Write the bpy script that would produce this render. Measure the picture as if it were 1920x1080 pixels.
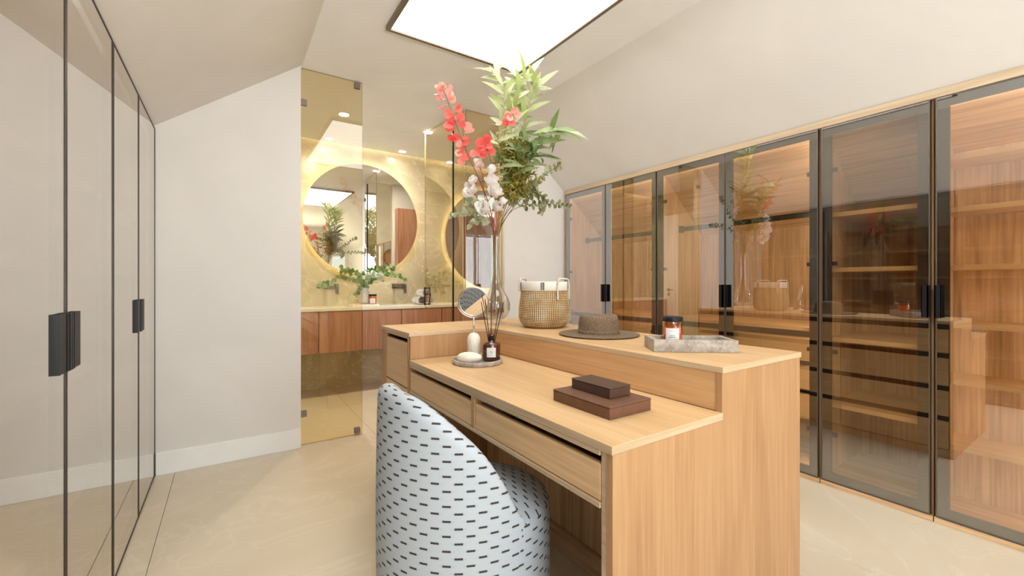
import bpy, bmesh, math, random
from mathutils import Vector, Matrix
random.seed(7)
for o in list(bpy.data.objects): bpy.data.objects.remove(o)
S = bpy.context.scene
C = bpy.context.collection
PI = math.pi

# ------------------------------------------------------------------ camera, world, exposure
F_PX, YAW, Y0, CAMH = 796.0, math.radians(33.707), 531.0, 1.15
cam = bpy.data.cameras.new('camera'); co = bpy.data.objects.new('camera', cam); C.objects.link(co)
cam.lens = F_PX / 1920 * 36; cam.sensor_width = 36; cam.shift_y = -9 / 1920
cam.clip_start = 0.02
co.location = (0, 0, CAMH); co.rotation_euler = (PI / 2, 0, -YAW)
S.camera = co
S.view_settings.view_transform = 'Standard'; S.view_settings.look = 'None'
S.view_settings.gamma = 1; S.view_settings.use_curve_mapping = False
S.view_settings.exposure = 1.42
w = bpy.data.worlds.new('world'); S.world = w; w.use_nodes = True
bg = w.node_tree.nodes['Background']; bg.inputs[0].default_value = (0.75, 0.87, 1.0, 1); bg.inputs[1].default_value = 0.6

def area_light(name, loc, rot, sx, sy, power, col):
    l = bpy.data.lights.new(name, 'AREA'); l.shape = 'RECTANGLE'; l.size = sx; l.size_y = sy
    l.energy = power; l.color = col
    o = bpy.data.objects.new(name, l); C.objects.link(o); o.location = loc; o.rotation_euler = rot
    return o
PANEL_E, WIN_P, HALO_E, COVE_E, DOWN_E, FILL_E = 1.9, 30, 4.5, 4.0, 560.0, 14.0
ROOF_P = 20; UPFILL_P = 150; ZC_, ZK_, SL_, XL_ = 2.68, 2.08, 0.43, -0.365
# rear daylight plus an added ceiling fill (lights stand outside the panes)
area_light('daylight_rear', (0.42, -3.00, 1.40), (PI / 2 + .05, 0, 0), 1.25, 1.9, WIN_P, (0.90, 0.95, 1.0))
area_light('ceiling_fill_rear', (0.42, -3.25, 0.20), (PI / 2 + .85, 0, 0), 1.4, 0.9, UPFILL_P, (1.0, 0.96, 0.90))  # added upward fill that brightens the ceiling, not a known source
kk = math.atan2(ZC_ - ZK_, SL_ - XL_)
area_light('daylight_roof', (0.032 - .22 * math.sin(kk), -0.80, 2.38 + .22 * math.cos(kk)), (0, -kk, 0), 0.72, 0.95, ROOF_P, (0.90, 0.95, 1.0))

def at(x, y, dep):
    """point at viewing distance dep (metres along the camera axis) -- used only to read layout off the photo"""
    s, c = math.sin(YAW), math.cos(YAW)
    u = (x - 960) / F_PX * dep; v = (Y0 - y) / F_PX * dep
    return Vector((s * dep + c * u, c * dep - s * u, CAMH + v))

# ------------------------------------------------------------------ materials
def mat(name):
    m = bpy.data.materials.new(name); m.use_nodes = True
    nt = m.node_tree; return m, nt, nt.nodes, nt.links, nt.nodes['Principled BSDF']
def nd(nt, t, **kw):
    n = nt.nodes.new(t)
    for k, v in kw.items(): setattr(n, k, v)
    return n
def math_(nt, op, a, b=None, c=None):
    n = nt.nodes.new('ShaderNodeMath'); n.operation = op
    for i, v in enumerate((a, b, c)):
        if v is None: continue
        if isinstance(v, (int, float)): n.inputs[i].default_value = v
        else: nt.links.new(v, n.inputs[i])
    return n.outputs[0]
def ramp(nt, fac, stops):
    r = nt.nodes.new('ShaderNodeValToRGB'); nt.links.new(fac, r.inputs[0])
    el = r.color_ramp.elements
    el[0].position, el[0].color = stops[0][0], (*stops[0][1], 1)
    el[1].position, el[1].color = stops[-1][0], (*stops[-1][1], 1)
    for p, c in stops[1:-1]:
        e = el.new(p); e.color = (*c, 1)
    return r.outputs[0]
def plain(name, col, rough=0.5, metal=0.0, noise=0.06, scale=8.0, spec=0.5):
    m, nt, N, L, b = mat(name)
    tc = nd(nt, 'ShaderNodeTexCoord'); n = nd(nt, 'ShaderNodeTexNoise'); n.inputs['Scale'].default_value = scale
    n.inputs['Detail'].default_value = 5
    L.new(tc.outputs['Object'], n.inputs[0])
    c = ramp(nt, n.outputs[0], [(0.3, [v * (1 - noise) for v in col]), (0.7, [min(1, v * (1 + noise)) for v in col])])
    L.new(c, b.inputs['Base Color'])
    b.inputs['Roughness'].default_value = rough; b.inputs['Metallic'].default_value = metal
    b.inputs['Specular IOR Level'].default_value = spec
    return m
def wood(name, dark, mid, light, axis, rough=0.45, fine=60.0):
    m, nt, N, L, b = mat(name)
    tc = nd(nt, 'ShaderNodeTexCoord')
    def stretched(scale, along):
        mp = nd(nt, 'ShaderNodeMapping')
        sc = [scale] * 3; sc['xyz'.index(axis)] = along
        mp.inputs['Scale'].default_value = sc; L.new(tc.outputs['Object'], mp.inputs[0]); return mp.outputs[0]
    n1 = nd(nt, 'ShaderNodeTexNoise'); n1.inputs['Scale'].default_value = 1; n1.inputs['Detail'].default_value = 3
    n1.inputs['Distortion'].default_value = 0.9
    L.new(stretched(7.0, 0.6), n1.inputs[0])
    n2 = nd(nt, 'ShaderNodeTexNoise'); n2.inputs['Scale'].default_value = 1; n2.inputs['Detail'].default_value = 6
    L.new(stretched(fine * 1.6, 3.0), n2.inputs[0])
    # cathedral rings
    r = math_(nt, 'MULTIPLY', n1.outputs[0], 26.0)
    r = math_(nt, 'SINE', r)
    r = math_(nt, 'MULTIPLY_ADD', r, 0.055, 0.0)
    f = math_(nt, 'MULTIPLY_ADD', n2.outputs[0], 0.75, 0.12)
    f = math_(nt, 'ADD', f, r)
    f2 = math_(nt, 'MULTIPLY_ADD', n1.outputs[0], 0.5, -0.25)
    f = math_(nt, 'ADD', f, f2)
    L.new(ramp(nt, f, [(0.22, dark), (0.5, mid), (0.78, light)]), b.inputs['Base Color'])
    b.inputs['Roughness'].default_value = rough
    bp = nd(nt, 'ShaderNodeBump'); bp.inputs['Strength'].default_value = 0.05; bp.inputs['Distance'].default_value = 0.002
    L.new(n2.outputs[0], bp.inputs['Height']); L.new(bp.outputs[0], b.inputs['Normal'])
    return m
OAK = [(0.56, 0.34, 0.155), (0.66, 0.42, 0.205), (0.74, 0.50, 0.265)]
oak = {a: wood('oak_veneer_' + a, *OAK, a) for a in 'xy'}; oak['z'] = wood('oak_veneer_z', (0.37, 0.19, 0.08), (0.46, 0.255, 0.115), (0.55, 0.33, 0.165), 'z'); oak['f'] = wood('oak_drawer_front_lightened', (0.60, 0.36, 0.17), (0.76, 0.49, 0.25), (0.82, 0.57, 0.32), 'y'); oak['r'] = wood('oak_riser', (0.46, 0.245, 0.10), (0.60, 0.345, 0.155), (0.68, 0.43, 0.21), 'y')  # drawer-front oak lightened in colour to make up for weak light there
OAKI = [(0.36, 0.20, 0.09), (0.64, 0.41, 0.22), (0.82, 0.59, 0.36)]
oaki = {a: wood('oak_interior_' + a, *OAKI, a) for a in 'xyz'}
oak_edge = wood('oak_edge_band', (0.42, 0.29, 0.16), (0.56, 0.40, 0.24), (0.68, 0.52, 0.33), 'y')
oak_edgex = wood('oak_edge_band_x', (0.42, 0.29, 0.16), (0.56, 0.40, 0.24), (0.68, 0.52, 0.33), 'x')
walnut = wood('walnut_veneer', (0.28, 0.125, 0.07), (0.43, 0.21, 0.13), (0.56, 0.31, 0.21), 'z', 0.42)
ash = {a: wood('ash_fascia_' + a, (0.50, 0.36, 0.22), (0.64, 0.49, 0.32), (0.72, 0.58, 0.40), a) for a in 'y'}

def plaster(name, col):
    m, nt, N, L, b = mat(name)
    tc = nd(nt, 'ShaderNodeTexCoord')
    n = nd(nt, 'ShaderNodeTexNoise'); n.inputs['Scale'].default_value = 1.6; n.inputs['Detail'].default_value = 7
    n.inputs['Distortion'].default_value = 1.2
    L.new(tc.outputs['Object'], n.inputs[0])
    L.new(ramp(nt, n.outputs[0], [(0.3, [v * 0.94 for v in col]), (0.7, col)]), b.inputs['Base Color'])
    b.inputs['Roughness'].default_value = 0.75; b.inputs['Specular IOR Level'].default_value = 0.25
    n2 = nd(nt, 'ShaderNodeTexNoise'); n2.inputs['Scale'].default_value = 14; n2.inputs['Detail'].default_value = 4
    L.new(tc.outputs['Object'], n2.inputs[0])
    bp = nd(nt, 'ShaderNodeBump'); bp.inputs['Strength'].default_value = 0.08; bp.inputs['Distance'].default_value = 0.01
    L.new(n2.outputs[0], bp.inputs['Height']); L.new(bp.outputs[0], b.inputs['Normal'])
    return m
wall_m = plaster('beige_plaster', (0.78, 0.75, 0.705))
ceil_m = plaster('ceiling_plaster', (0.915, 0.91, 0.90))
white_m = plain('white_paint', (0.88, 0.88, 0.85), 0.4, noise=0.02)

def stone(name, base, dark, vein, scale=1.5, rough=0.35, veinw=0.03):
    m, nt, N, L, b = mat(name)
    tc = nd(nt, 'ShaderNodeTexCoord')
    n = nd(nt, 'ShaderNodeTexNoise'); n.inputs['Scale'].default_value = scale; n.inputs['Detail'].default_value = 8
    n.inputs['Distortion'].default_value = 0.8
    L.new(tc.outputs['Object'], n.inputs[0])
    c1 = ramp(nt, n.outputs[0], [(0.32, dark), (0.65, base)])
    n2 = nd(nt, 'ShaderNodeTexNoise'); n2.inputs['Scale'].default_value = scale * 1.1; n2.inputs['Detail'].default_value = 6
    n2.inputs['Distortion'].default_value = 2.2
    L.new(tc.outputs['Object'], n2.inputs[0])
    v = math_(nt, 'ABSOLUTE', math_(nt, 'SUBTRACT', n2.outputs[0], 0.5))
    v = math_(nt, 'MULTIPLY', v, 1 / veinw)
    v = math_(nt, 'SUBTRACT', 1.0, math_(nt, 'MINIMUM', v, 1.0))
    v = math_(nt, 'MULTIPLY', v, 0.55)
    mx = nd(nt, 'ShaderNodeMix', data_type='RGBA')
    L.new(v, mx.inputs['Factor']); L.new(c1, mx.inputs[6]); mx.inputs[7].default_value = (*vein, 1)
    L.new(mx.outputs[2], b.inputs['Base Color']); b.inputs['Roughness'].default_value = rough
    return m
tile_m = stone('beige_floor_stone', (0.70, 0.61, 0.47), (0.64, 0.54, 0.40), (0.74, 0.65, 0.52), 1.2, 0.32, 0.02)
grout_m = plain('grout', (0.34, 0.27, 0.19), 0.9)
marble_wall = stone('gold_marble', (0.62, 0.55, 0.40), (0.44, 0.37, 0.24), (0.80, 0.72, 0.55), 1.6, 0.25, 0.018)
marble_tray = stone('grey_beige_marble', (0.42, 0.36, 0.30), (0.24, 0.19, 0.15), (0.52, 0.46, 0.38), 22, 0.5, 0.06)
marble_pale = stone('cream_marble', (0.88, 0.83, 0.73), (0.72, 0.62, 0.46), (0.93, 0.90, 0.84), 18, 0.4, 0.08)
counter_m = stone('cream_counter', (0.80, 0.77, 0.68), (0.74, 0.69, 0.58), (0.84, 0.80, 0.70), 3, 0.3)

dark_metal = plain('dark_bronze_frame', (0.045, 0.04, 0.037), 0.4, 0.6)
bronze = plain('bronze_edge', (0.20, 0.165, 0.14), 0.4, 0.8)
black = plain('black_metal', (0.010, 0.010, 0.011), 0.45, 0.0, spec=.25)
rim_dark = plain('dark_brown_rim', (0.045, 0.032, 0.024), 0.45, 0.2)
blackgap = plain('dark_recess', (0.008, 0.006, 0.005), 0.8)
taupe = plain('taupe_clip', (0.25, 0.21, 0.185), 0.4, 0.5)
chrome = plain('brushed_nickel', (0.72, 0.68, 0.64), 0.18, 1.0)
frame_br = plain('light_frame_bronze', (0.23, 0.19, 0.145), 0.4, 0.6)

def coated(name, tint, refl_tint, r0, r1, power, rough=0.0):
    """tinted reflective glass: transmits tint, mirrors more at grazing angles"""
    m = bpy.data.materials.new(name); m.use_nodes = True; nt = m.node_tree; nt.nodes.clear(); L = nt.links
    out = nd(nt, 'ShaderNodeOutputMaterial'); t = nd(nt, 'ShaderNodeBsdfTransparent'); g = nd(nt, 'ShaderNodeBsdfGlossy')
    t.inputs[0].default_value = (*tint, 1); g.inputs[0].default_value = (*refl_tint, 1); g.inputs['Roughness'].default_value = rough
    lw = nd(nt, 'ShaderNodeLayerWeight'); lw.inputs[0].default_value = 0.5
    p = math_(nt, 'POWER', lw.outputs['Facing'], power)
    f = math_(nt, 'MULTIPLY_ADD', p, r1 - r0, r0)
    mx = nd(nt, 'ShaderNodeMixShader'); L.new(f, mx.inputs[0]); L.new(t.outputs[0], mx.inputs[1]); L.new(g.outputs[0], mx.inputs[2])
    L.new(mx.outputs[0], out.inputs[0]); return m
def clear_m(name, tint):
    m = bpy.data.materials.new(name); m.use_nodes = True; nt = m.node_tree; nt.nodes.clear()
    out = nd(nt, 'ShaderNodeOutputMaterial'); t = nd(nt, 'ShaderNodeBsdfTransparent'); t.inputs[0].default_value = (*tint, 1)
    nt.links.new(t.outputs[0], out.inputs[0]); return m
door_glass = coated('bronze_coated_glass', (0.95, 0.85, 0.69), (0.86, 0.87, 0.88), 0.34, 1.0, 1.5)
door_glass_l = coated('grey_coated_glass', (0.72, 0.62, 0.50), (0.93, 0.90, 0.86), 0.17, 1.0, 0.9)
part_glass = coated('bronze_partition_glass', (0.84, 0.76, 0.55), (0.95, 0.93, 0.88), 0.10, 1.0, 2.5)
pass_m = clear_m('glass_back_face', (1, 1, 1))
edge_m = plain('glass_edge', (0.45, 0.33, 0.16), 0.2)
vase_glass = coated('clear_vase_glass', (0.97, 0.97, 0.96), (1, 1, 1), 0.05, 1.0, 2.2)
win_glass = coated('window_glass', (0.97, 0.98, 0.98), (1, 1, 1), 0.05, 1.0, 3)
def emit(name, col, s):
    m = bpy.data.materials.new(name); m.use_nodes = True; nt = m.node_tree; nt.nodes.clear()
    out = nd(nt, 'ShaderNodeOutputMaterial'); e = nd(nt, 'ShaderNodeEmission'); e.inputs[0].default_value = (*col, 1); e.inputs[1].default_value = s
    nt.links.new(e.outputs[0], out.inputs[0]); return m
panel_m = emit('light_panel_diffuser', (1.0, 0.995, 0.985), PANEL_E)
halo_m = emit('halo_led', (1.0, 0.80, 0.36), HALO_E)
cove_m = emit('cove_led', (1.0, 0.88, 0.62), COVE_E)
down2_m = emit('downlight_lamp_dim', (1.0, 0.93, 0.80), 30.0)
down_m = emit('downlight_lamp', (1.0, 0.93, 0.80), DOWN_E)
fill_m = emit('wardrobe_fill', (1.0, 0.95, 0.88), FILL_E)  # added fill glow for the wardrobe interiors
fill_top = emit('wardrobe_fill_top', (1.0, 0.95, 0.88), FILL_E * .4)
mirror_m = plain('mirror_silver', (0.90, 0.90, 0.88), 0.0, 1.0, noise=0.0)
mirror_br = plain('mirror_bronze', (0.86, 0.82, 0.76), 0.01, 1.0, noise=0.0)

fill_off = plain('unlit_fill_strip', (.7, .68, .62), .5)  # unlit version of the added wardrobe fill strip
# ------------------------------------------------------------------ mesh helpers
ORG = {}
def finish(name, bm, mats, parent=None, smooth=False, origin=None):
    if parent is not None: org = ORG[parent.name]
    else: org = Vector(origin) if origin is not None else Vector((0, 0, 0))
    if org.length: bmesh.ops.translate(bm, verts=bm.verts, vec=-org)
    bm.normal_update()
    me = bpy.data.meshes.new(name); bm.to_mesh(me); bm.free()
    for m in (mats if isinstance(mats, (list, tuple)) else [mats]): me.materials.append(m)
    if smooth:
        for p in me.polygons: p.use_smooth = True
    o = bpy.data.objects.new(name, me); C.objects.link(o)
    if parent is not None: o.parent = parent
    else: o.location = org
    ORG[o.name] = org
    return o
def thing(name, label, cat, loc, group=None):
    o = bpy.data.objects.new(name, None); C.objects.link(o); o.location = loc; o.empty_display_size = 0.05
    ORG[o.name] = Vector(loc); return tag(o, label, cat, group)
def tag(o, label, cat, group=None):
    o['label'] = label; o['category'] = cat
    if group: o['group'] = group
    return o
def structure(o): o['kind'] = 'structure'; return o
def add_box(bm, x0, x1, y0, y1, z0, z1, bev=0.0, mi=0):
    r = bmesh.ops.create_cube(bm, size=1.0)
    vs = r['verts']
    for v in vs:
        v.co = Vector((x0 + (v.co.x + .5) * (x1 - x0), y0 + (v.co.y + .5) * (y1 - y0), z0 + (v.co.z + .5) * (z1 - z0)))
    fs = set(f for v in vs for f in v.link_faces)
    for f in fs: f.material_index = mi
    if bev:
        es = list(set(e for v in vs for e in v.link_edges))
        bmesh.ops.bevel(bm, geom=es, offset=bev, segments=1, affect='EDGES', profile=0.5)
    return vs
def bx(name, x0, x1, y0, y1, z0, z1, m, parent=None, bev=0.001, origin=None):
    bm = bmesh.new(); add_box(bm, min(x0, x1), max(x0, x1), min(y0, y1), max(y0, y1), min(z0, z1), max(z0, z1), bev)
    return finish(name, bm, m, parent, origin=origin)
def add_prism(bm, pts, axis, a, b, mi=0):
    """pts: 2-D outline in the two other axes (in xyz order), extruded along axis a..b"""
    def mk(p, t):
        if axis == 'y': return Vector((p[0], t, p[1]))
        if axis == 'z': return Vector((p[0], p[1], t))
        return Vector((t, p[0], p[1]))
    va = [bm.verts.new(mk(p, a)) for p in pts]; vb = [bm.verts.new(mk(p, b)) for p in pts]
    n = len(pts); fs = [bm.faces.new(va), bm.faces.new(list(reversed(vb)))]
    for i in range(n): fs.append(bm.faces.new((va[i], vb[i], vb[(i + 1) % n], va[(i + 1) % n])))
    for f in fs: f.material_index = mi
    bmesh.ops.recalc_face_normals(bm, faces=fs)
def prism(name, pts, axis, a, b, m, parent=None):
    bm = bmesh.new(); add_prism(bm, pts, axis, a, b); return finish(name, bm, m, parent)
def add_lathe(bm, prof, c, seg=48, axis=None, mi=0, close=False):
    c = Vector(c); rings = []
    rot = Matrix.Identity(3)
    if axis is not None: rot = Vector((0, 0, 1)).rotation_difference(Vector(axis)).to_matrix()
    fs = []
    for r, z in prof:
        if r < 1e-6: rings.append([bm.verts.new(c + rot @ Vector((0, 0, z)))])
        else: rings.append([bm.verts.new(c + rot @ Vector((r * math.cos(2 * PI * i / seg), r * math.sin(2 * PI * i / seg), z))) for i in range(seg)])
    for k in range(len(rings) - 1 + (1 if close else 0)):
        A, B = rings[k], rings[(k + 1) % len(rings)]
        for i in range(seg):
            j = (i + 1) % seg
            if len(A) == 1 and len(B) == 1: continue
            if len(A) == 1: fs.append(bm.faces.new((A[0], B[i], B[j])))
            elif len(B) == 1: fs.append(bm.faces.new((A[i], A[j], B[0])))
            else: fs.append(bm.faces.new((A[i], A[j], B[j], B[i])))
    for f in fs: f.material_index = mi
    bmesh.ops.recalc_face_normals(bm, faces=fs)
def lathe(name, prof, c, m, parent=None, seg=48, axis=None, smooth=True, close=False, origin=None):
    bm = bmesh.new(); add_lathe(bm, prof, c, seg, axis, close=close)
    return finish(name, bm, m, parent, smooth, origin=origin)
def add_tube(bm, pts, rad, seg=8, mi=0, closed=False):
    pts = [Vector(p) for p in pts]; n = len(pts); rings = []
    if not isinstance(rad, (list, tuple)): rad = [rad] * n
    up = Vector((0.31, 0.17, 0.93)).normalized()
    for i, p in enumerate(pts):
        if closed: d = pts[(i + 1) % n] - pts[i - 1]
        else: d = (pts[min(i + 1, n - 1)] - pts[max(i - 1, 0)])
        d.normalize(); a = d.cross(up)
        if a.length < 0.1: a = d.cross(Vector((1, 0, 0)))
        a.normalize(); b = d.cross(a).normalized()
        rings.append([bm.verts.new(p + (a * math.cos(2 * PI * k / seg) + b * math.sin(2 * PI * k / seg)) * rad[i]) for k in range(seg)])
    fs = []
    for i in range(n if closed else n - 1):
        A, B = rings[i], rings[(i + 1) % n]
        for k in range(seg): fs.append(bm.faces.new((A[k], A[(k + 1) % seg], B[(k + 1) % seg], B[k])))
    if not closed:
        fs.append(bm.faces.new(rings[0])); fs.append(bm.faces.new(list(reversed(rings[-1]))))
    for f in fs: f.material_index = mi
    bmesh.ops.recalc_face_normals(bm, faces=fs)
def tube(name, pts, rad, m, parent=None, seg=8, smooth=True, closed=False):
    bm = bmesh.new(); add_tube(bm, pts, rad, seg, closed=closed); return finish(name, bm, m, parent, smooth)
def smooth_path(pts, k=6):
    pts = [Vector(p) for p in pts]; out = []
    for i in range(len(pts) - 1):
        p0, p1, p2, p3 = pts[max(i - 1, 0)], pts[i], pts[i + 1], pts[min(i + 2, len(pts) - 1)]
        for j in range(k):
            t = j / k
            out.append(0.5 * ((2 * p1) + (-p0 + p2) * t + (2 * p0 - 5 * p1 + 4 * p2 - p3) * t * t + (-p0 + 3 * p1 - 3 * p2 + p3) * t ** 3))
    out.append(pts[-1]); return out

# ------------------------------------------------------------------ SETTING
XL, XR, YB, ZC = -0.365, 2.819, 3.295, 2.68       # left doors, right doors, partition wall, flat ceiling
SL, SR, ZK = 0.43, 2.12, 2.08                     # where the slopes meet the flat ceiling, knee height
YR = -2.80                                        # rear wall
YM = 5.00                                         # bathroom back wall
fl = structure(bx('floor', -1.2, 4.1, YR - .2, YM + .1, -0.12, -0.012, grout_m, bev=0))
xs = [-1.2, -0.272, 0.928, 2.128, 4.1]; ys = [YR - .2, -0.30, 3.335, 5.1]
for i in range(4):
    for j in range(3):
        bx('floor_tile', xs[i] + .001, xs[i + 1] - .001, ys[j] + .001, ys[j + 1] - .001, -0.012, 0.0, tile_m, fl, bev=0.0006)
# ceiling with two slopes
bm = bmesh.new()
T = 0.14
def lslope(t0, t1, ya, yb):
    P = lambda t: (XL - .02 + (SL - XL + .02) * t, ZK + (ZC - ZK) * t)
    a, b = P(t0), P(t1)
    add_prism(bm, [a, b, (b[0], b[1] + T), (a[0], a[1] + T)], 'y', ya, yb)
RW = (.12, .88, -1.28, -.32)
lslope(0, 1, YR, RW[2]); lslope(0, 1, RW[3], YB); lslope(0, RW[0], RW[2], RW[3]); lslope(RW[1], 1, RW[2], RW[3])
add_prism(bm, [(SR, ZC), (XR + .01, ZK), (XR + .01, ZK + T), (SR, ZC + T)], 'y', YR, YB)
add_box(bm, SL, SR, YR, YB + .1, ZC, ZC + T)
bm.normal_update()
for f in bm.faces: f.material_index = 0 if abs(f.normal.z) > .95 else 1
structure(finish('ceiling', bm, [ceil_m, wall_m]))
bm = bmesh.new(); add_box(bm, -0.7, 4.0, YB + .1, YM - .08, ZC, ZC + .1)
add_box(bm, -0.7, 4.0, YM - .08, YM + .1, ZC + .12, ZC + .2); add_box(bm, -0.7, 4.0, YM - .10, YM - .08, ZC + .1, ZC + .2)
structure(finish('ceiling_bathroom', bm, ceil_m))
# back wall, two pieces either side of the glazed opening
bm = bmesh.new()
add_prism(bm, [(-1.1, 0), (0.42, 0), (0.42, ZC), (XL, ZC), (-1.1, ZC)], 'y', YB, YB + .10)
add_prism(bm, [(2.115, 0), (3.6, 0), (3.6, ZC), (2.115, ZC)], 'y', YB, YB + .10)
structure(finish('wall_back', bm, wall_m))
structure(bx('baseboard_back', XL + .002, 0.419, YB - .014, YB, 0.0, 0.135, white_m, bev=.002))
structure(bx('baseboard_right', 2.116, XR - .01, YB - .014, YB, 0.0, 0.135, white_m, bev=.002))
structure(bx('wall_left', -1.1, -1.0, YR, YB, 0, ZC, wall_m, bev=0))
structure(bx('wall_right', 3.46, 3.56, YR, YB, 0, ZC, wall_m, bev=0))
structure(bx('wall_left_rear', -1.0, XL - .01, YR, -1.20, 0, 2.079, wall_m, bev=0))
structure(bx('wall_right_rear', 2.83, 3.46, YR, -1.02, 0, 2.079, wall_m, bev=0))
# closing panels above the built-in wardrobes (behind the slopes)
# rear wall with a tall window and a smaller one
bm = bmesh.new()
W1 = (-0.22, 1.08, 0.42, 2.42); W2 = (2.36, 2.80, 1.10, 1.95)
add_box(bm, -1.1, W1[0], YR - .15, YR, 0, ZC); add_box(bm, W1[0], W1[1], YR - .15, YR, 0, W1[2]); add_box(bm, W1[0], W1[1], YR - .15, YR, W1[3], ZC)
add_box(bm, W1[1], W2[0], YR - .15, YR, 0, ZC); add_box(bm, W2[0], W2[1], YR - .15, YR, 0, W2[2]); add_box(bm, W2[0], W2[1], YR - .15, YR, W2[3], ZC)
add_box(bm, W2[1], 3.56, YR - .15, YR, 0, ZC)
structure(finish('wall_rear', bm, wall_m))
for i, W in enumerate((W1, W2)):
    bm = bmesh.new(); t = .05
    add_box(bm, W[0], W[0] + t, YR - .10, YR - .03, W[2], W[3]); add_box(bm, W[1] - t, W[1], YR - .10, YR - .03, W[2], W[3])
    add_box(bm, W[0] + t, W[1] - t, YR - .10, YR - .03, W[2], W[2] + t); add_box(bm, W[0] + t, W[1] - t, YR - .10, YR - .03, W[3] - t, W[3])
    if i == 0: add_box(bm, (W[0] + W[1]) / 2 - .03, (W[0] + W[1]) / 2 + .03, YR - .10, YR - .03, W[2] + t, W[3] - t)
    wo = structure(finish('window_%d' % (i + 1), bm, white_m))
    bx('pane', W[0] + t, W[1] - t, YR - .07, YR - .064, W[2] + t, W[3] - t, win_glass, wo, bev=0)
def P3(t, d=0):   # point on the left slope, d metres above it
    k = math.atan2(ZC - ZK, SL - XL); return (XL - .02 + (SL - XL + .02) * t - d * math.sin(k), ZK + (ZC - ZK) * t + d * math.cos(k))
bm = bmesh.new(); q0, q1, y0_, y1_ = RW[0], RW[1], RW[2], RW[3]; e = .05
for ta, tb, ya, yb in ((q0, q0 + e, y0_, y1_), (q1 - e, q1, y0_, y1_), (q0 + e, q1 - e, y0_, y0_ + .05), (q0 + e, q1 - e, y1_ - .05, y1_)):
    add_prism(bm, [P3(ta, .03), P3(tb, .03), P3(tb, .10), P3(ta, .10)], 'y', ya, yb)
wo = structure(finish('window_3', bm, white_m))
bm = bmesh.new(); add_prism(bm, [P3(q0 + e, .06), P3(q1 - e, .06), P3(q1 - e, .066), P3(q0 + e, .066)], 'y', y0_ + .05, y1_ - .05); finish('pane', bm, win_glass, wo)
# bathroom shell
mw = structure(bx('wall_bathroom_back', -0.8, 4.1, YM, YM + .08, 0, ZC + .2, marble_wall, bev=0))
structure(bx('wall_bathroom_left', -0.75, -0.60, YB + .1, YM, 0, ZC, marble_wall, bev=0))
structure(bx('wall_bathroom_right', 3.95, 4.05, YB + .1, YM, 0, ZC, marble_wall, bev=0))
structure(bx('wall_bathroom_side', -0.6, 0.42, YB + .1, YB + .112, 0, ZC, wall_m, bev=0))
dr = structure(bx('door_1', -0.60, -0.585, 3.74, 4.62, 0.0, 2.30, white_m, bev=.002))
bm = bmesh.new(); add_lathe(bm, [(0, 0), (.024, 0), (.024, .008), (0, .008)], (-.585, 4.53, 1.04), 20, (1, 0, 0))
add_tube(bm, [(-.58, 4.53, 1.04), (-.54, 4.53, 1.04)], .008); add_tube(bm, [(-.54, 4.535, 1.04), (-.54, 4.41, 1.04)], .008)
add_lathe(bm, [(0, 0), (.024, 0), (.024, .008), (0, .008)], (-.585, 4.53, .96), 20, (1, 0, 0))
finish('door_handle', bm, bronze, dr)

# lit panel on the ceiling
cl = thing('ceiling_light', 'large lit square ceiling panel in a thin bronze frame above the wooden island', 'ceiling light', (1.26, 1.68, ZC))
lx0, lx1, ly0, ly1 = 0.776, 1.742, 0.85, 2.515; zb = 2.652; fw = .022
bm = bmesh.new()
add_box(bm, lx0, lx0 + fw, ly0, ly1, zb, ZC - .001); add_box(bm, lx1 - fw, lx1, ly0, ly1, zb, ZC - .001)
add_box(bm, lx0 + fw, lx1 - fw, ly0, ly0 + fw, zb, ZC - .001); add_box(bm, lx0 + fw, lx1 - fw, ly1 - fw, ly1, zb, ZC - .001)
finish('frame', bm, frame_br, cl)
bx('diffuser', lx0 + fw + .001, lx1 - fw - .001, ly0 + fw + .001, ly1 - fw - .001, zb + .010, zb + .018, panel_m, cl, bev=0)

# recessed downlights in the bathroom
for i, (x, y, d) in enumerate([(0.867, 4.04, 'seen through the fixed glass, the nearer one to the camera'), (0.883, 4.80, 'seen through the fixed glass, closest to the marble wall'),
                               (1.676, 4.04, 'right beside the top of the open glass door'), (1.675, 4.80, 'close to the marble wall, above the round mirror')]):
    t = thing('downlight', 'round recessed bathroom spot ' + d, 'ceiling light', (x, y, ZC), 'recessed spots in the bathroom ceiling')
    lathe('rim', [(.040, 0.0), (.052, 0.0), (.052, -.004), (.040, -.006)], (x, y, ZC), white_m, t, 32, close=True)
    lathe('lamp', [(0, -.001), (.040, -.001), (.040, -.004), (0, -.004)], (x, y, ZC), down_m if y < 4.5 else down2_m, t, 32, smooth=False)
# LED strip in the ceiling slot over the marble wall
tag(bx('led_or_fill_strip', -.58, 3.93, YM - .030, YM - .012, ZC + .085, ZC + .095, cove_m, bev=0), 'warm white light strip glowing in the ceiling slot above the marble wall', 'light strip')

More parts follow.
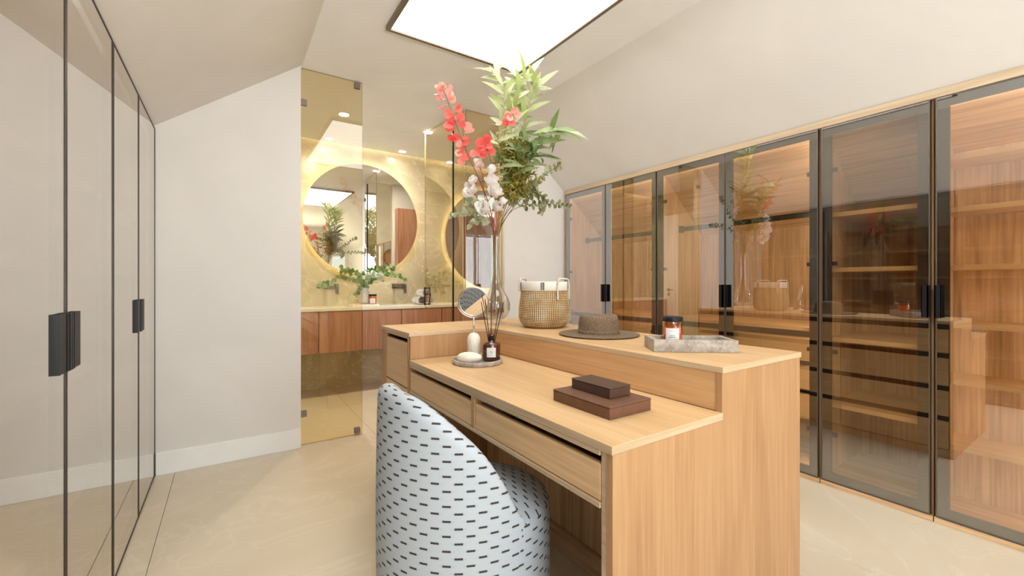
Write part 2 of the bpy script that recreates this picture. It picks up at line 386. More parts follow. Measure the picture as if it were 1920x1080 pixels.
# ------------------------------------------------------------------ GLASS PARTITION
def pane_box(name, x0, x1, y0, y1, z0, z1, face, gm, parent=None, origin=None):
    """box pane with coated material only on the side facing `face` (axis, sign); other big side lets light through"""
    bm = bmesh.new(); add_box(bm, x0, x1, y0, y1, z0, z1); ax, sg = face
    bm.normal_update()
    for f in bm.faces:
        n = f.normal[ax]
        f.material_index = 0 if n * sg > .5 else (1 if n * sg < -.5 else 2)
    return finish(name, bm, [gm, pass_m, edge_m], parent, origin=origin)
GY = 3.333
gp = pane_box('glass_partition', .421, .848, GY, GY + .010, .004, ZC - .003, (1, -1), part_glass, None, (.63, GY, 0))
tag(gp, 'fixed bronze glass partition with four metal clips beside the end of the beige wall', 'glass partition', 'fixed bronze glass partitions')
for (x, z) in ((.790, .012), (.790, ZC - .053), (.421, .20), (.421, ZC - .265)):
    bm = bmesh.new(); add_box(bm, x, x + .042, GY - .008, GY - .0005, z, z + .042, .001); add_box(bm, x, x + .042, GY + .0105, GY + .018, z, z + .042, .001)
    finish('clip', bm, taupe, gp)
gp2 = pane_box('glass_partition', 1.735, 2.113, GY, GY + .010, .004, ZC - .003, (1, -1), part_glass, None, (1.9, GY, 0))
tag(gp2, 'fixed bronze glass partition behind the vase, right of the open glass door', 'glass partition', 'fixed bronze glass partitions')
# door leaf, open into the bathroom
h0 = Vector((1.705, GY + .005, 0)); h1 = Vector((1.655, 4.075, 0)); dd = (h1 - h0).normalized(); nn = Vector((dd.y, -dd.x, 0))  # nn points right (+x)
gd = thing('glass_door', 'bronze tinted glass door standing open into the bathroom, with a slim bar handle', 'door', (h0.x, h0.y, 0))
bm = bmesh.new()
for (z0, z1) in ((.012, ZC - .012),):
    vs = []
    for z in (z0, z1):
        for (p, q) in ((h0, 0), (h1, 0), (h1, .010), (h0, .010)):
            v = p + nn * q; vs.append(bm.verts.new((v.x, v.y, z)))
    F = [bm.faces.new([vs[i] for i in f]) for f in ((3, 2, 1, 0), (4, 5, 6, 7), (0, 1, 5, 4), (1, 2, 6, 5), (2, 3, 7, 6), (3, 0, 4, 7))]
    for f, mi in zip(F, (2, 2, 0, 2, 1, 2)): f.material_index = mi
bmesh.ops.recalc_face_normals(bm, faces=bm.faces)
finish('pane', bm, [part_glass, pass_m, edge_m], gd)
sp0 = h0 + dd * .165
bm = bmesh.new(); add_tube(bm, [(sp0.x, sp0.y, .012), (sp0.x, sp0.y, ZC - .07)], .010, 4); finish('profile', bm, black, gd)  # added black strip copying a dark upright line, not a known part
bm = bmesh.new()
for sgn in (-1, 1):
    b0 = h1 - dd * .05 + nn * (.005 + sgn * .030)
    add_tube(bm, [(b0.x, b0.y, .93), (b0.x, b0.y, 1.11)], .006, 8)
    e = h1 - dd * .05 + nn * (.005 + sgn * .006)
    for z in (.94, 1.10): add_tube(bm, [(e.x, e.y, z), (b0.x, b0.y, z)], .006, 8)
finish('handle', bm, black, gd)
for z in (.25, ZC - .30):
    bm = bmesh.new(); add_box(bm, 1.690, 1.760, GY - .008, GY - .001, z, z + .05, .001); finish('hinge', bm, taupe, gd)

# ------------------------------------------------------------------ BATHROOM FURNITURE
vn = thing('vanity', 'wall-hung walnut bathroom vanity under a cream counter, behind the glass', 'vanity', (1.2, 4.75, .45))
VY = 4.55
bx('carcass', -.55, 3.2, VY + .02, YM - .002, .45, .868, walnut, vn)
for i, (a, b) in enumerate([(-.55, .255), (.26, .735), (.74, 1.155), (1.16, 1.575), (1.58, 2.055), (2.06, 2.62), (2.625, 3.2)]):
    bx('drawer_front', a + .002, b - .002, VY, VY + .019, .452, .862, walnut, vn, bev=.0015)
bx('countertop', -.56, 3.21, VY - .005, YM - .002, .869, .900, counter_m, vn, bev=.002)
def halo_mirror(cx, cz, R, label):
    t = thing('round_mirror', label, 'mirror', (cx, YM, cz), 'halo-lit round mirrors')
    lathe('mirror_glass', [(0, 0), (R, 0), (R, -.006), (0, -.006)], (cx, YM - .064, cz), mirror_m, t, 96, (0, -1, 0), smooth=False)
    lathe('backing', [(0, 0), (R - .02, 0), (R - .02, -.03), (0, -.03)], (cx, YM - .063 + .03, cz), black, t, 96, (0, 1, 0), smooth=False)
    lathe('light_ring', [(R - .019, 0), (R - .008, 0), (R - .008, -.012), (R - .019, -.012)], (cx, YM - .050, cz), halo_m, t, 96, (0, 1, 0), smooth=False, close=True)
halo_mirror(1.275, 1.865, .63, 'large round mirror with a warm halo of light on the marble wall')
halo_mirror(2.94, 1.74, .66, 'round halo-lit mirror half hidden behind the vase and the fixed glass panel')
def tap(cx, label):
    t = thing('wall_tap', label, 'tap', (cx, YM, 1.12), 'bronze wall taps')
    bx('plate', cx - .085, cx + .085, YM - .012, YM - .0005, 1.085, 1.145, bronze, t, bev=.003)
    bm = bmesh.new(); add_box(bm, cx - .075, cx - .035, YM - .19, YM - .012, 1.105, 1.13, .004); finish('spout', bm, bronze, t)
    bm = bmesh.new(); add_box(bm, cx + .045, cx + .08, YM - .05, YM - .012, 1.10, 1.135, .003); add_box(bm, cx + .048, cx + .077, YM - .055, YM - .035, 1.03, 1.12, .003)
    finish('lever', bm, bronze, t)
tap(.93, 'bronze wall tap left of the white vase, seen through the fixed glass panel')
tap(1.70, 'bronze wall tap right of the white vase, below the edge of the round mirror')

tc_ = thing('tall_cabinet', 'tall dark walnut cabinet inside the bathroom, seen in the mirrors and through the fixed glass', 'cabinet', (3.0, 3.46, 0))
bx('carcass', 2.14, 3.90, YB + .102, 3.50, .0, 2.30, walnut, tc_)
for a in (2.14, 2.58, 3.02, 3.46): bx('door', a + .002, a + .438, 3.501, 3.519, .01, 2.295, walnut, tc_)
# ------------------------------------------------------------------ WARDROBES
def wardrobe_door(parent, xf, dirx, y0, y1, z0, z1, hinge_low, gm, hz, rim=None, e=.004):
    """xf = front plane, dirx = +1 when the cabinet lies towards +x; hinge_low: hinged at y0 side"""
    X = lambda d: xf + dirx * d
    def B(bm, d0, d1, a, b, c, d, mi=0): add_box(bm, min(X(d0), X(d1)), max(X(d0), X(d1)), a, b, c, d, 0, mi)
    bm = bmesh.new(); w_ = .046
    ya, yb, za, zb2 = y0 + .0015, y1 - .0015, z0, z1
    # dark frame band behind the pane
    B(bm, .0085, .022, ya, ya + w_, za, zb2); B(bm, .0085, .022, yb - w_, yb, za, zb2)
    B(bm, .0085, .022, ya + w_, yb - w_, za, za + w_); B(bm, .0085, .022, ya + w_, yb - w_, zb2 - w_, zb2)
    # thin bronze rim round the pane
    B(bm, 0, .0084, ya, ya + e, za, zb2, 1); B(bm, 0, .0084, yb - e, yb, za, zb2, 1)
    B(bm, 0, .0084, ya + e, yb - e, za, za + e, 1); B(bm, 0, .0084, ya + e, yb - e, zb2 - e, zb2, 1)
    d = finish('door', bm, [dark_metal, rim or bronze], parent)
    pane_box('pane', min(X(.002), X(.007)), max(X(.002), X(.007)), ya + e, yb - e, za + e, zb2 - e, (0, -dirx), gm, d)
    bm = bmesh.new(); hy = yb if hinge_low else ya; s = -1 if hinge_low else 1
    if rim:   # wide flat pull plates with a raised middle rib
        yy = sorted((hy, hy + s * .088)); B(bm, -.008, -.003, yy[0], yy[1], hz[0], hz[1])
        yy = sorted((hy, hy + s * .010)); B(bm, -.003, .002, yy[0], yy[1], hz[0], hz[1])
        yy = sorted((hy, hy + s * .012)); B(bm, -.011, -.008, yy[0], yy[1], hz[0], hz[1])
        yy = sorted((hy + s * .080, hy + s * .088)); B(bm, -.003, .002, yy[0], yy[1], hz[0], hz[1])
        yy = sorted((hy + s * .022, hy + s * .028)); B(bm, -.0105, -.008, yy[0], yy[1], hz[0], hz[1])
        finish('handle', bm, black, d)
        return d
    yy = sorted((hy, hy + s * .005)); B(bm, -.030, 0.0, yy[0], yy[1], hz[0], hz[1])
    yy = sorted((hy, hy + s * .024)); B(bm, -.030, -.026, yy[0], yy[1], hz[0], hz[1])
    yy = sorted((hy + s * .021, hy + s * .024)); B(bm, -.030, -.022, yy[0], yy[1], hz[0], hz[1])
    finish('handle', bm, black, d)
    for z in (.28, .75, 1.25, 1.78):
        bm = bmesh.new(); hy2 = (ya + .030) if hinge_low else (yb - .030)
        s2 = 1 if hinge_low else -1; q = sorted((hy2, hy2 + s2 * .035))
        B(bm, .022, .04, q[0], q[1], z, z + .022); finish('hinge', bm, black, d)
    return d
DB, DT = .032, 2.036
def profile_side(xb): # side panel outline with the slanted attic top
    zt = 2.045; k = (ZC - ZK) / (XR - SR)
    return [(2.862, .02), (xb, .02), (xb, zt - (xb - 2.862) * k), (2.862, zt)]
K = (ZC - ZK) / (XR - SR)
def right_unit(y0, y1, kind, label, xb=3.42):
    lm = fill_off if kind == 'shelves' else fill_m; lt = fill_off if kind == 'shelves' else fill_top
    t = thing('wardrobe', label, 'wardrobe', ((2.82 + xb) / 2, (y0 + y1) / 2, 0), 'glass-door wardrobes on the right')
    prism('side_panel', profile_side(xb), 'y', y0 + .001, y0 + .018, oaki['z'], t)
    prism('side_panel', profile_side(xb), 'y', y1 - .018, y1 - .001, oaki['z'], t)
    a, b = y0 + .018, y1 - .018; zs = 2.045 - (xb - 2.862) * K
    bx('back_panel', xb - .012, xb, a, b, .02, zs, oaki['z'], t)
    prism('slanted_top_panel', [(2.862, 2.045), (xb, zs), (xb, zs - .016), (2.862, 2.029)], 'y', a, b, oaki['y'], t)
    bx('plinth', 2.825, 2.862, y0 + .001, y1 - .001, .0, .026, oaki['y'], t)
    bx('bottom_panel', 2.862, xb - .013, a, b, .02, .060, oaki['y'], t)
    bx('front_stile', 2.845, 2.861, y0 + .001, y0 + .010, .027, 2.045, oak['z'], t)
    bx('front_stile', 2.845, 2.861, y1 - .010, y1 - .001, .027, 2.045, oak['z'], t)
    def shelf(z, th=.024): bx('shelf', 2.868, xb - .013, a, b, z - th, z, oak['y'], t)
    if kind == 'hang':
        bx('counter', 2.868, xb - .013, a, b, .864, .886, oak['y'], t)
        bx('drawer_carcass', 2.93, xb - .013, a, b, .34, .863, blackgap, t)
        for z0, z1 in ((.684, .822), (.515, .650), (.340, .480)):
            bx('drawer', 2.872, 2.929, a + .002, b - .002, z0, z1, oak['y'], t)
        bm = bmesh.new(); add_box(bm, 3.09, 3.115, a + .02, b - .02, 1.575, 1.61, .003)
        for yy in (a, b - .02): add_box(bm, 3.08, 3.125, yy, yy + .02, 1.565, 1.62, .002)
        finish('hanging_rail', bm, black, t)
    elif kind == 'shelves': [shelf(z) for z in (1.551, 1.238, .843, .466)]
    else: [shelf(z) for z in (1.757, 1.512, 1.237, .961, .693, .382)]
    bx('cable_profile', 2.866, 2.876, y1 - .030, y1 - .019, .10, 1.98, white_m, t, bev=0)
    bx('led_or_fill_strip', 2.864, 2.874, a + .02, b - .01, 2.006, 2.014, lt, t, bev=0)  # added strip hidden behind the top frame to brighten the interior
    bx('led_or_fill_strip', 2.864, 2.874, y0 + .019, y0 + .029, .08, 1.98, lm, t, bev=0)  # added upright strip behind the side frame, also interior fill
    return t
RH = (.985, 1.140)
t = right_unit(2.165, 3.265, 'hang', 'far wardrobe with two bronze glass doors beside the back wall, rail and drawers inside')
wardrobe_door(t, XR, 1, 2.714, 3.262, DB, DT, False, door_glass, RH); wardrobe_door(t, XR, 1, 2.168, 2.712, DB, DT, True, door_glass, RH)
t = right_unit(1.048, 2.163, 'hang', 'middle glass-door wardrobe with a black hanging rail, reflecting the tall bouquet')
wardrobe_door(t, XR, 1, 1.606, 2.160, DB, DT, False, door_glass, RH); wardrobe_door(t, XR, 1, 1.054, 1.604, DB, DT, True, door_glass, RH)
t = right_unit(.576, 1.046, 'shelves', 'single-door wardrobe with four wooden shelves, next to the one at the right photo edge')
wardrobe_door(t, XR, 1, .585, 1.040, DB, DT, False, door_glass, RH)
t = right_unit(.106, .574, 'many', 'single-door wardrobe with six closely spaced bright wooden shelves at the right photo edge', xb=3.12)
wardrobe_door(t, XR, 1, .112, .567, DB, DT, True, door_glass, RH)
t = right_unit(-1.01, .104, 'hang', 'wardrobe beyond the right photo edge, seen only in reflections')
wardrobe_door(t, XR, 1, -.45, .098, DB, DT, False, door_glass, RH); wardrobe_door(t, XR, 1, -1.005, -.452, DB, DT, True, door_glass, RH)
structure(bx('trim_1', 2.818, 2.862, -1.01, 3.268, 2.0385, 2.079, ash['y'], bev=.0015))
structure(bx('trim_2', 2.83, 2.90, 3.266, YB - .001, 0, 2.079, ash['y'], bev=.0015))

beige_in = plain('beige_interior', (0.36, 0.31, 0.25), 0.6)
def left_unit(y0, y1, label):
    t = thing('mirrored_wardrobe', label, 'wardrobe', (-.68, (y0 + y1) / 2, 0), 'mirror-like wardrobes on the left')
    xb = -.95
    k2 = (ZC - ZK) / (SL - XL)
    pf = [(-.410, .01), (xb, .01), (xb, 2.04 - (.54) * k2), (-.410, 2.04)]
    prism('side_panel', pf, 'y', y0 + .001, y0 + .018, beige_in, t); prism('side_panel', pf, 'y', y1 - .018, y1 - .001, beige_in, t)
    a, b = y0 + .018, y1 - .018
    bx('back_panel', xb, xb + .012, a, b, .01, 2.04 - .54 * k2, beige_in, t)
    prism('slanted_top_panel', [(-.410, 2.04), (xb + .013, 2.04 - .527 * k2), (xb + .013, 2.024 - .527 * k2), (-.410, 2.024)], 'y', a, b, beige_in, t)
    bx('bottom_panel', xb + .013, -.41, a, b, .01, .035, beige_in, t)
    for z in (1.506, 1.219, .857, .45): bx('shelf', xb + .013, -.42, a, b, z - .022, z, ash['y'], t)
    m_ = (y0 + y1) / 2; LH = (.915, 1.07)
    wardrobe_door(t, XL, -1, y0 + .003, m_ - .001, .006, 2.072, True, door_glass_l, LH, rim_dark, .006)
    wardrobe_door(t, XL, -1, m_ + .001, y1 - .003, .006, 2.072, False, door_glass_l, LH, rim_dark, .006)
left_unit(2.188, YB - .004, 'far pair of mirror-like glass wardrobe doors meeting the beige wall on the left')
left_unit(1.062, 2.186, 'near pair of mirror-like glass wardrobe doors at the left photo edge, larger black handle')
left_unit(-.064, 1.060, 'pair of glass wardrobe doors beside the camera, seen only in reflections')
left_unit(-1.19, -.066, 'last pair of glass wardrobe doors near the rear wall, seen only in reflections')

# ------------------------------------------------------------------ ISLAND
isl = thing('dressing_island', 'oak dressing island with a lower desk, raised back counter and slotted drawers', 'dressing table', (1.24, 1.6, 0))
UX0, UX1 = 1.220, 1.730
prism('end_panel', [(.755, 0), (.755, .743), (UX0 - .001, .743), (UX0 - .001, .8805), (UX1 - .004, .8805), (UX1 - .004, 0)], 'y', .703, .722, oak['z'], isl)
bx('carcass_side', .757, 1.199, .7225, .742, .60, .7425, oak_edge, isl)
bx('carcass_side', .757, .775, .7225, .742, 0, .60, oak_edge, isl)
def slab(name, pts, z0, z1, bev=.0012):
    bm = bmesh.new(); add_prism(bm, pts, 'z', z0, z1)
    bmesh.ops.bevel(bm, geom=list(bm.edges), offset=bev, segments=1, affect='EDGES')
    bm.normal_update()
    for f in bm.faces: f.material_index = 0 if abs(f.normal.z) > .5 else (1 if abs(f.normal.x) > .5 else 2)
    return finish(name, bm, [oak['y'], oak_edge, oak_edgex], isl)
slab('desktop', [(.750, .700), (UX0, .700), (UX0, 2.050), (.750, 2.050)], .7435, .765)
slab('raised_top', [(UX0, .700), (UX1 + .002, .700), (UX1 + .002, 2.515), (.750, 2.515), (.750, 2.052), (UX0, 2.052)], .881, .900)
bx('riser', UX0 + .001, UX0 + .018, .7225, 2.053, .7655, .8805, oak['r'], isl)
bx('return_riser', .757, UX0, 2.053, 2.070, .7655, .8805, oak['z'], isl)
bx('kneehole_side', .757, 1.199, 2.053, 2.070, 0, .765, oak['z'], isl)
bx('kneehole_back', 1.200, 1.218, .7225, 2.052, 0, .7425, oaki['z'], isl)
bx('kneehole_plinth', 1.188, 1.1995, .7225, 2.052, 0, .094, oaki['y'], isl)
bx('desk_rail', .752, 1.199, .743, 2.052, .600, .614, oak_edge, isl)
bx('desk_apron', .752, .770, .743, 2.052, .729, .7432, oak_edge, isl)
bx('divider', .752, 1.199, 1.380, 1.404, .6145, .7285, oak['z'], isl)
for a, b in ((.7435, 1.3795), (1.4045, 2.0515)):
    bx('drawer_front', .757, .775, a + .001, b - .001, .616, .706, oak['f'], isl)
    bm = bmesh.new(); add_box(bm, .776, 1.16, a + .015, a + .027, .62, .700); add_box(bm, .776, 1.16, b - .027, b - .015, .62, .700)
    add_box(bm, 1.148, 1.16, a + .027, b - .027, .62, .700); add_box(bm, .776, 1.148, a + .027, b - .027, .62, .628)
    finish('drawer_box', bm, oaki['y'], isl)
# return pedestal (front faces -x)
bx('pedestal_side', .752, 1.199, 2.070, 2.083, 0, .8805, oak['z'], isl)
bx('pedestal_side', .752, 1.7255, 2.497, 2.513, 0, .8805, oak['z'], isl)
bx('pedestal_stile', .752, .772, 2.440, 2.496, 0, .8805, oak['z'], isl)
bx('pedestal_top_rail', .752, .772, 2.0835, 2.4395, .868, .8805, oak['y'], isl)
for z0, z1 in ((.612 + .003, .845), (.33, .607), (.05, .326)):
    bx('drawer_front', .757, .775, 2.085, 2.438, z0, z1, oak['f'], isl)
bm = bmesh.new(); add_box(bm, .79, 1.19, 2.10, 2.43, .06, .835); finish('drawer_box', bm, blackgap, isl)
# body with drawers facing the wardrobes
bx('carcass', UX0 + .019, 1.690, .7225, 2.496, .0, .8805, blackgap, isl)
cols = [(.725, 1.312), (1.316, 1.903), (1.907, 2.494)]
for z0, z1 in ((.06, .24), (.275, .44), (.475, .655), (.69, .845)):
    for a, b in cols: bx('drawer_front', 1.708, 1.726, a, b, z0, z1, oak['y'], isl)
bx('carcass_plinth', 1.691, 1.715, .7225, 2.496, 0, .055, oak['y'], isl)

# ------------------------------------------------------------------ CHAIR
def fabric(name):
    m, nt, N, L, b = mat(name)
    uv = nd(nt, 'ShaderNodeUVMap'); sp = nd(nt, 'ShaderNodeSeparateXYZ'); L.new(uv.outputs[0], sp.inputs[0])
    RH_, CW = .0205, .066
    nz = nd(nt, 'ShaderNodeTexNoise'); nz.inputs['Scale'].default_value = 260; L.new(uv.outputs[0], nz.inputs[0])
    jit = math_(nt, 'MULTIPLY_ADD', nz.outputs[0], .003, -.0015)
    u = math_(nt, 'ADD', sp.outputs[0], jit); v = sp.outputs[1]
    rv = math_(nt, 'DIVIDE', v, RH_); row = math_(nt, 'FLOOR', rv)
    odd = math_(nt, 'MULTIPLY', math_(nt, 'FLOORED_MODULO', row, 2.0), .5)
    fx = math_(nt, 'FRACT', math_(nt, 'ADD', math_(nt, 'DIVIDE', u, CW), odd))
    lx = math_(nt, 'MULTIPLY', math_(nt, 'ABSOLUTE', math_(nt, 'SUBTRACT', fx, .5)), CW)
    ly = math_(nt, 'MULTIPLY', math_(nt, 'ABSOLUTE', math_(nt, 'SUBTRACT', math_(nt, 'FRACT', rv), .5)), RH_)
    def rect(a, c): return math_(nt, 'MULTIPLY', math_(nt, 'LESS_THAN', lx, a), math_(nt, 'LESS_THAN', ly, c))
    dash = rect(.0118, .0029)
    halo = math_(nt, 'MAXIMUM', rect(.021, .0028), rect(.0125, .0055))
    wv = nd(nt, 'ShaderNodeTexNoise'); wv.inputs['Scale'].default_value = 900; L.new(uv.outputs[0], wv.inputs[0])
    base = ramp(nt, wv.outputs[0], [(.3, (.46, .50, .54)), (.7, (.56, .60, .64))])
    m1 = nd(nt, 'ShaderNodeMix', data_type='RGBA'); L.new(math_(nt, 'MULTIPLY', halo, .75), m1.inputs['Factor']); L.new(base, m1.inputs[6]); m1.inputs[7].default_value = (.50, .50, .49, 1)
    m2 = nd(nt, 'ShaderNodeMix', data_type='RGBA'); L.new(math_(nt, 'MULTIPLY', dash, .95), m2.inputs['Factor']); L.new(m1.outputs[2], m2.inputs[6]); m2.inputs[7].default_value = (.03, .03, .035, 1)
    L.new(m2.outputs[2], b.inputs['Base Color']); b.inputs['Roughness'].default_value = .9; b.inputs['Specular IOR Level'].default_value = .15
    bp = nd(nt, 'ShaderNodeBump'); bp.inputs['Strength'].default_value = .3; bp.inputs['Distance'].default_value = .001
    L.new(wv.outputs[0], bp.inputs['Height']); L.new(bp.outputs[0], b.inputs['Normal'])
    return m
fab = fabric('white_dash_fabric')
ch = thing('barrel_chair', 'round white upholstered barrel chair patterned with small black dashes, tucked at the desk', 'chair', (.69, 1.30, 0))
CX, CY, RO, TH = .679, 1.304, .290, .062
tab = [(0, .826), (17, .824), (30, .812), (40, .790), (50, .760), (64, .708), (73, .668), (83, .600), (90, .540), (95, .480), (97, .44)]
def rim(a):
    for (a0, z0), (a1, z1) in zip(tab, tab[1:]):
        if a <= a1: return z0 + (z1 - z0) * (a - a0) / (a1 - a0)
    return tab[-1][1]
def interp_edge(z): return 84 + 13 * min(1, max(0, z / .46))
bm = bmesh.new(); uvl = bm.loops.layers.uv.new('UVMap')
NS = 72; grid = []
for i in range(NS + 1):
    s = -1 + 2 * i / NS; sa = abs(s)
    tt = TH * math.sqrt(max(0.0, 1 - max(0, (sa - .90) / .10) ** 2)) + .004   # edges round off
    zr = (rim(max(0, sa * 97 - 4)) + rim(sa * 97) + rim(min(97, sa * 97 + 4))) / 3
    sec = []
    zo = zr - tt / 2
    for k in range(13): sec.append((RO, .012 + (zo - .012) * k / 12, 0))
    for k in range(1, 8):
        th = PI * k / 8; sec.append((RO - tt / 2 + tt / 2 * math.cos(th), zo + tt / 2 * math.sin(th), 0))
    for k in range(6): sec.append((RO - tt, zo + (.30 - zo) * k / 5, 0))
    col = []
    vlen = 0; prev = None
    for (r, z, _) in sec:
        a = s * interp_edge(z); ang = math.radians(180 + a)
        bulge = .006 * math.sin(min(1, max(0, z / .8)) * PI)
        if prev is not None: vlen += math.hypot(r - prev[0], z - prev[1])
        prev = (r, z)
        v = bm.verts.new((CX + (r + bulge) * math.cos(ang), CY + (r + bulge) * math.sin(ang), z))
        col.append((v, (math.radians(a) * RO, vlen)))
    grid.append(col)
for i in range(NS):
    for k in range(len(grid[0]) - 1):
        q = [grid[i][k], grid[i + 1][k], grid[i + 1][k + 1], grid[i][k + 1]]
        f = bm.faces.new([a[0] for a in q])
        for lp, a in zip(f.loops, q): lp[uvl].uv = a[1]
bmesh.ops.recalc_face_normals(bm, faces=bm.faces)
finish('backrest', bm, fab, ch, True)
# piping along the front edge of the shell
bm = bmesh.new(); uvl = bm.loops.layers.uv.new('UVMap'); SX, SY, SRr = .700, 1.290, .262
prof = [(SRr - .006, .012), (SRr, .05), (SRr + .002, .20), (SRr + .002, .33), (SRr, .405), (SRr - .006, .424), (SRr - .02, .436), (SRr - .05, .448), (SRr - .11, .458), (SRr - .18, .462), (.03, .463)]
seg = 64; G = []
for k, (r, z) in enumerate(prof): G.append([bm.verts.new((SX + r * math.cos(2 * PI * i / seg), SY + r * math.sin(2 * PI * i / seg), z)) for i in range(seg)])
for k in range(len(prof) - 1):
    for i in range(seg):
        j = (i + 1) % seg; f = bm.faces.new((G[k][i], G[k][j], G[k + 1][j], G[k + 1][i]))
        for lp, (kk, ii) in zip(f.loops, ((k, i), (k, i + 1), (k + 1, i + 1), (k + 1, i))):
            r, z = prof[kk]; an = 2 * PI * ii / seg
            if k < 5: lp[uvl].uv = (an * SRr + .4, z)
            else: lp[uvl].uv = (r * math.sin(an) + 3, r * math.cos(an) + 3)
bm.faces.new(G[-1]); bmesh.ops.recalc_face_normals(bm, faces=bm.faces)
finish('seat', bm, fab, ch, True)
lathe('base_ring', [(0, 0), (.235, 0), (.235, .014), (0, .014)], (SX, SY, 0), black, ch, 48)

# ------------------------------------------------------------------ THINGS ON THE ISLAND
leather = plain('brown_leather', (.15, .064, .033), .5, noise=.12, scale=60)
leather_d = plain('dark_brown_leather', (.075, .036, .021), .42, noise=.12, scale=60)
def leather_box(name, label, x0, x1, y0, y1, z0, h, m):
    t = thing(name, label, 'box', ((x0 + x1) / 2, (y0 + y1) / 2, z0), 'stacked leather boxes'); d = .0010
    bx('box_body', x0 + d, x1 - d, y0 + d, y1 - d, z0, z0 + h * .86, m, t, bev=.0015)
    bx('lid', x0, x1, y0, y1, z0 + h * .87, z0 + h, m, t, bev=.0015)
leather_box('leather_box', 'larger flat brown leather box lying on the desk, under the smaller one', .887, 1.066, .836, 1.088, .7652, .037, leather)
leather_box('leather_box', 'small dark leather box stacked on top of the larger brown one', .948, 1.040, .893, 1.066, .8024, .033, leather_d)

# round marble tray with its things
RT = (1.0, 1.80)
lathe('round_tray', [(0, .006), (.107, .006), (.109, .017), (.112, .021), (.118, .021), (.121, .018), (.121, .003), (.118, 0), (0, 0)], (RT[0], RT[1], .7652), marble_tray, None, 72, origin=(RT[0], RT[1], .7652))
tag(bpy.data.objects['round_tray'], 'round grey-beige marble tray on the desk corner holding the mirror, stone and diffuser', 'tray')
ZT = .7716
bm = bmesh.new(); bmesh.ops.create_uvsphere(bm, u_segments=32, v_segments=20, radius=1)
for v in bm.verts:
    x, y, z = v.co; v.co = Vector((x * .060 * (1 + .08 * y), y * .040, z * .0265 * (1 - .1 * x)))
bmesh.ops.rotate(bm, verts=bm.verts, cent=(0, 0, 0), matrix=Matrix.Rotation(-.5, 3, 'Z'))
bmesh.ops.translate(bm, verts=bm.verts, vec=(.947, 1.783, ZT + .0265))
tag(finish('polished_stone', bm, marble_pale, None, True, (.947, 1.783, ZT)), 'smooth cream pebble lying on the left of the round marble tray', 'stone')
MP = Vector((1.022, 1.878))
vm = thing('vanity_mirror', 'small round tilting mirror on a nickel rod and cream marble base, on the round tray', 'mirror', (MP.x, MP.y, ZT))
lathe('marble_base', [(0, 0), (.030, 0), (.032, .004), (.033, .09), (.032, .105), (.027, .118), (.018, .127), (.006, .131), (0, .131)], (MP.x, MP.y, ZT), marble_pale, vm, 40)
MC = Vector((MP.x, MP.y, 1.057)); nrm = Vector((-.50, -.84, -.235)).normalized(); MRR = .073
bm = bmesh.new(); add_tube(bm, [(MP.x, MP.y, ZT + .128), (MP.x, MP.y, MC.z - MRR - .004)], .0042, 10); finish('rod', bm, chrome, vm, True)
sd = nrm.cross(Vector((0, 0, 1))).normalized(); upv = sd.cross(nrm).normalized()
ring = [MC + (sd * math.cos(a) + upv * math.sin(a)) * (MRR + .001) for a in [2 * PI * i / 64 for i in range(64)]]
tube('rim', ring, .0045, chrome, vm, 10, closed=True)
yoke = [MC - nrm * .0 + (sd * math.cos(a) + upv * math.sin(a)) * (MRR + .010) for a in [PI + PI * i / 32 for i in range(33)]]
tube('yoke', yoke, .003, chrome, vm, 8)
lathe('mirror_glass', [(0, .002), (MRR - .002, .002), (MRR - .002, -.002), (0, -.002)], MC, mirror_m, vm, 64, nrm, smooth=False)

def glassy(name, col, rough=.02, tr=1.0):
    m, nt, N, L, b = mat(name); b.inputs['Base Color'].default_value = (*col, 1)
    b.inputs['Roughness'].default_value = rough; b.inputs['Transmission Weight'].default_value = tr; b.inputs['IOR'].default_value = 1.45
    return m
amber = coated('amber_glass', (.30, .085, .02), (1, .95, .9), .06, 1.0, 2.6)
amber_liq = plain('amber_oil', (.10, .025, .008), .15)
paper = plain('label_paper', (.82, .80, .77), .7, noise=.02)
ink = plain('label_ink', (.25, .24, .26), .7); inkr = plain('label_ink_red', (.55, .28, .24), .7)
DF = Vector((1.072, 1.790))
rd = thing('reed_diffuser', 'amber glass reed diffuser with black reeds and a white label, on the round tray', 'diffuser', (DF.x, DF.y, ZT))
lathe('bottle', [(0, .002), (.040, .002), (.044, .006), (.0445, .078), (.041, .086), (.016, .090), (.014, .100), (.014, .118), (.018, .121), (.018, .128), (.012, .128)], (DF.x, DF.y, ZT), plain('amber_bottle', (.085, .022, .008), .06, spec=.9), rd, 40)
lathe('collar', [(.0145, .100), (.0155, .100), (.0155, .116), (.0145, .116)], (DF.x, DF.y, ZT), black, rd, 32, close=True)
def curved_label(cx, cy, r, z0, z1, facing, half, parent, name='label', m=None):
    bm = bmesh.new(); n = 8; a0 = math.atan2(facing[1], facing[0]); vs = []
    for z in (z0, z1): vs.append([bm.verts.new((cx + r * math.cos(a0 + half * (2 * i / n - 1)), cy + r * math.sin(a0 + half * (2 * i / n - 1)), z)) for i in range(n + 1)])
    for i in range(n): bm.faces.new((vs[0][i], vs[0][i + 1], vs[1][i + 1], vs[1][i]))
    return finish(name, bm, m or paper, parent)
fd = (-DF.x, -DF.y)
lb = curved_label(DF.x, DF.y, .0450, ZT + .022, ZT + .068, fd, .50, rd)
for (z, h, hf) in ((.047, .0022, .20), (.041, .0016, .12), (.060, .0008, .28), (.030, .0008, .26)):
    curved_label(DF.x, DF.y, .0454, ZT + z, ZT + z + h, fd, hf, lb, 'print', ink)
dz = ZT + .10
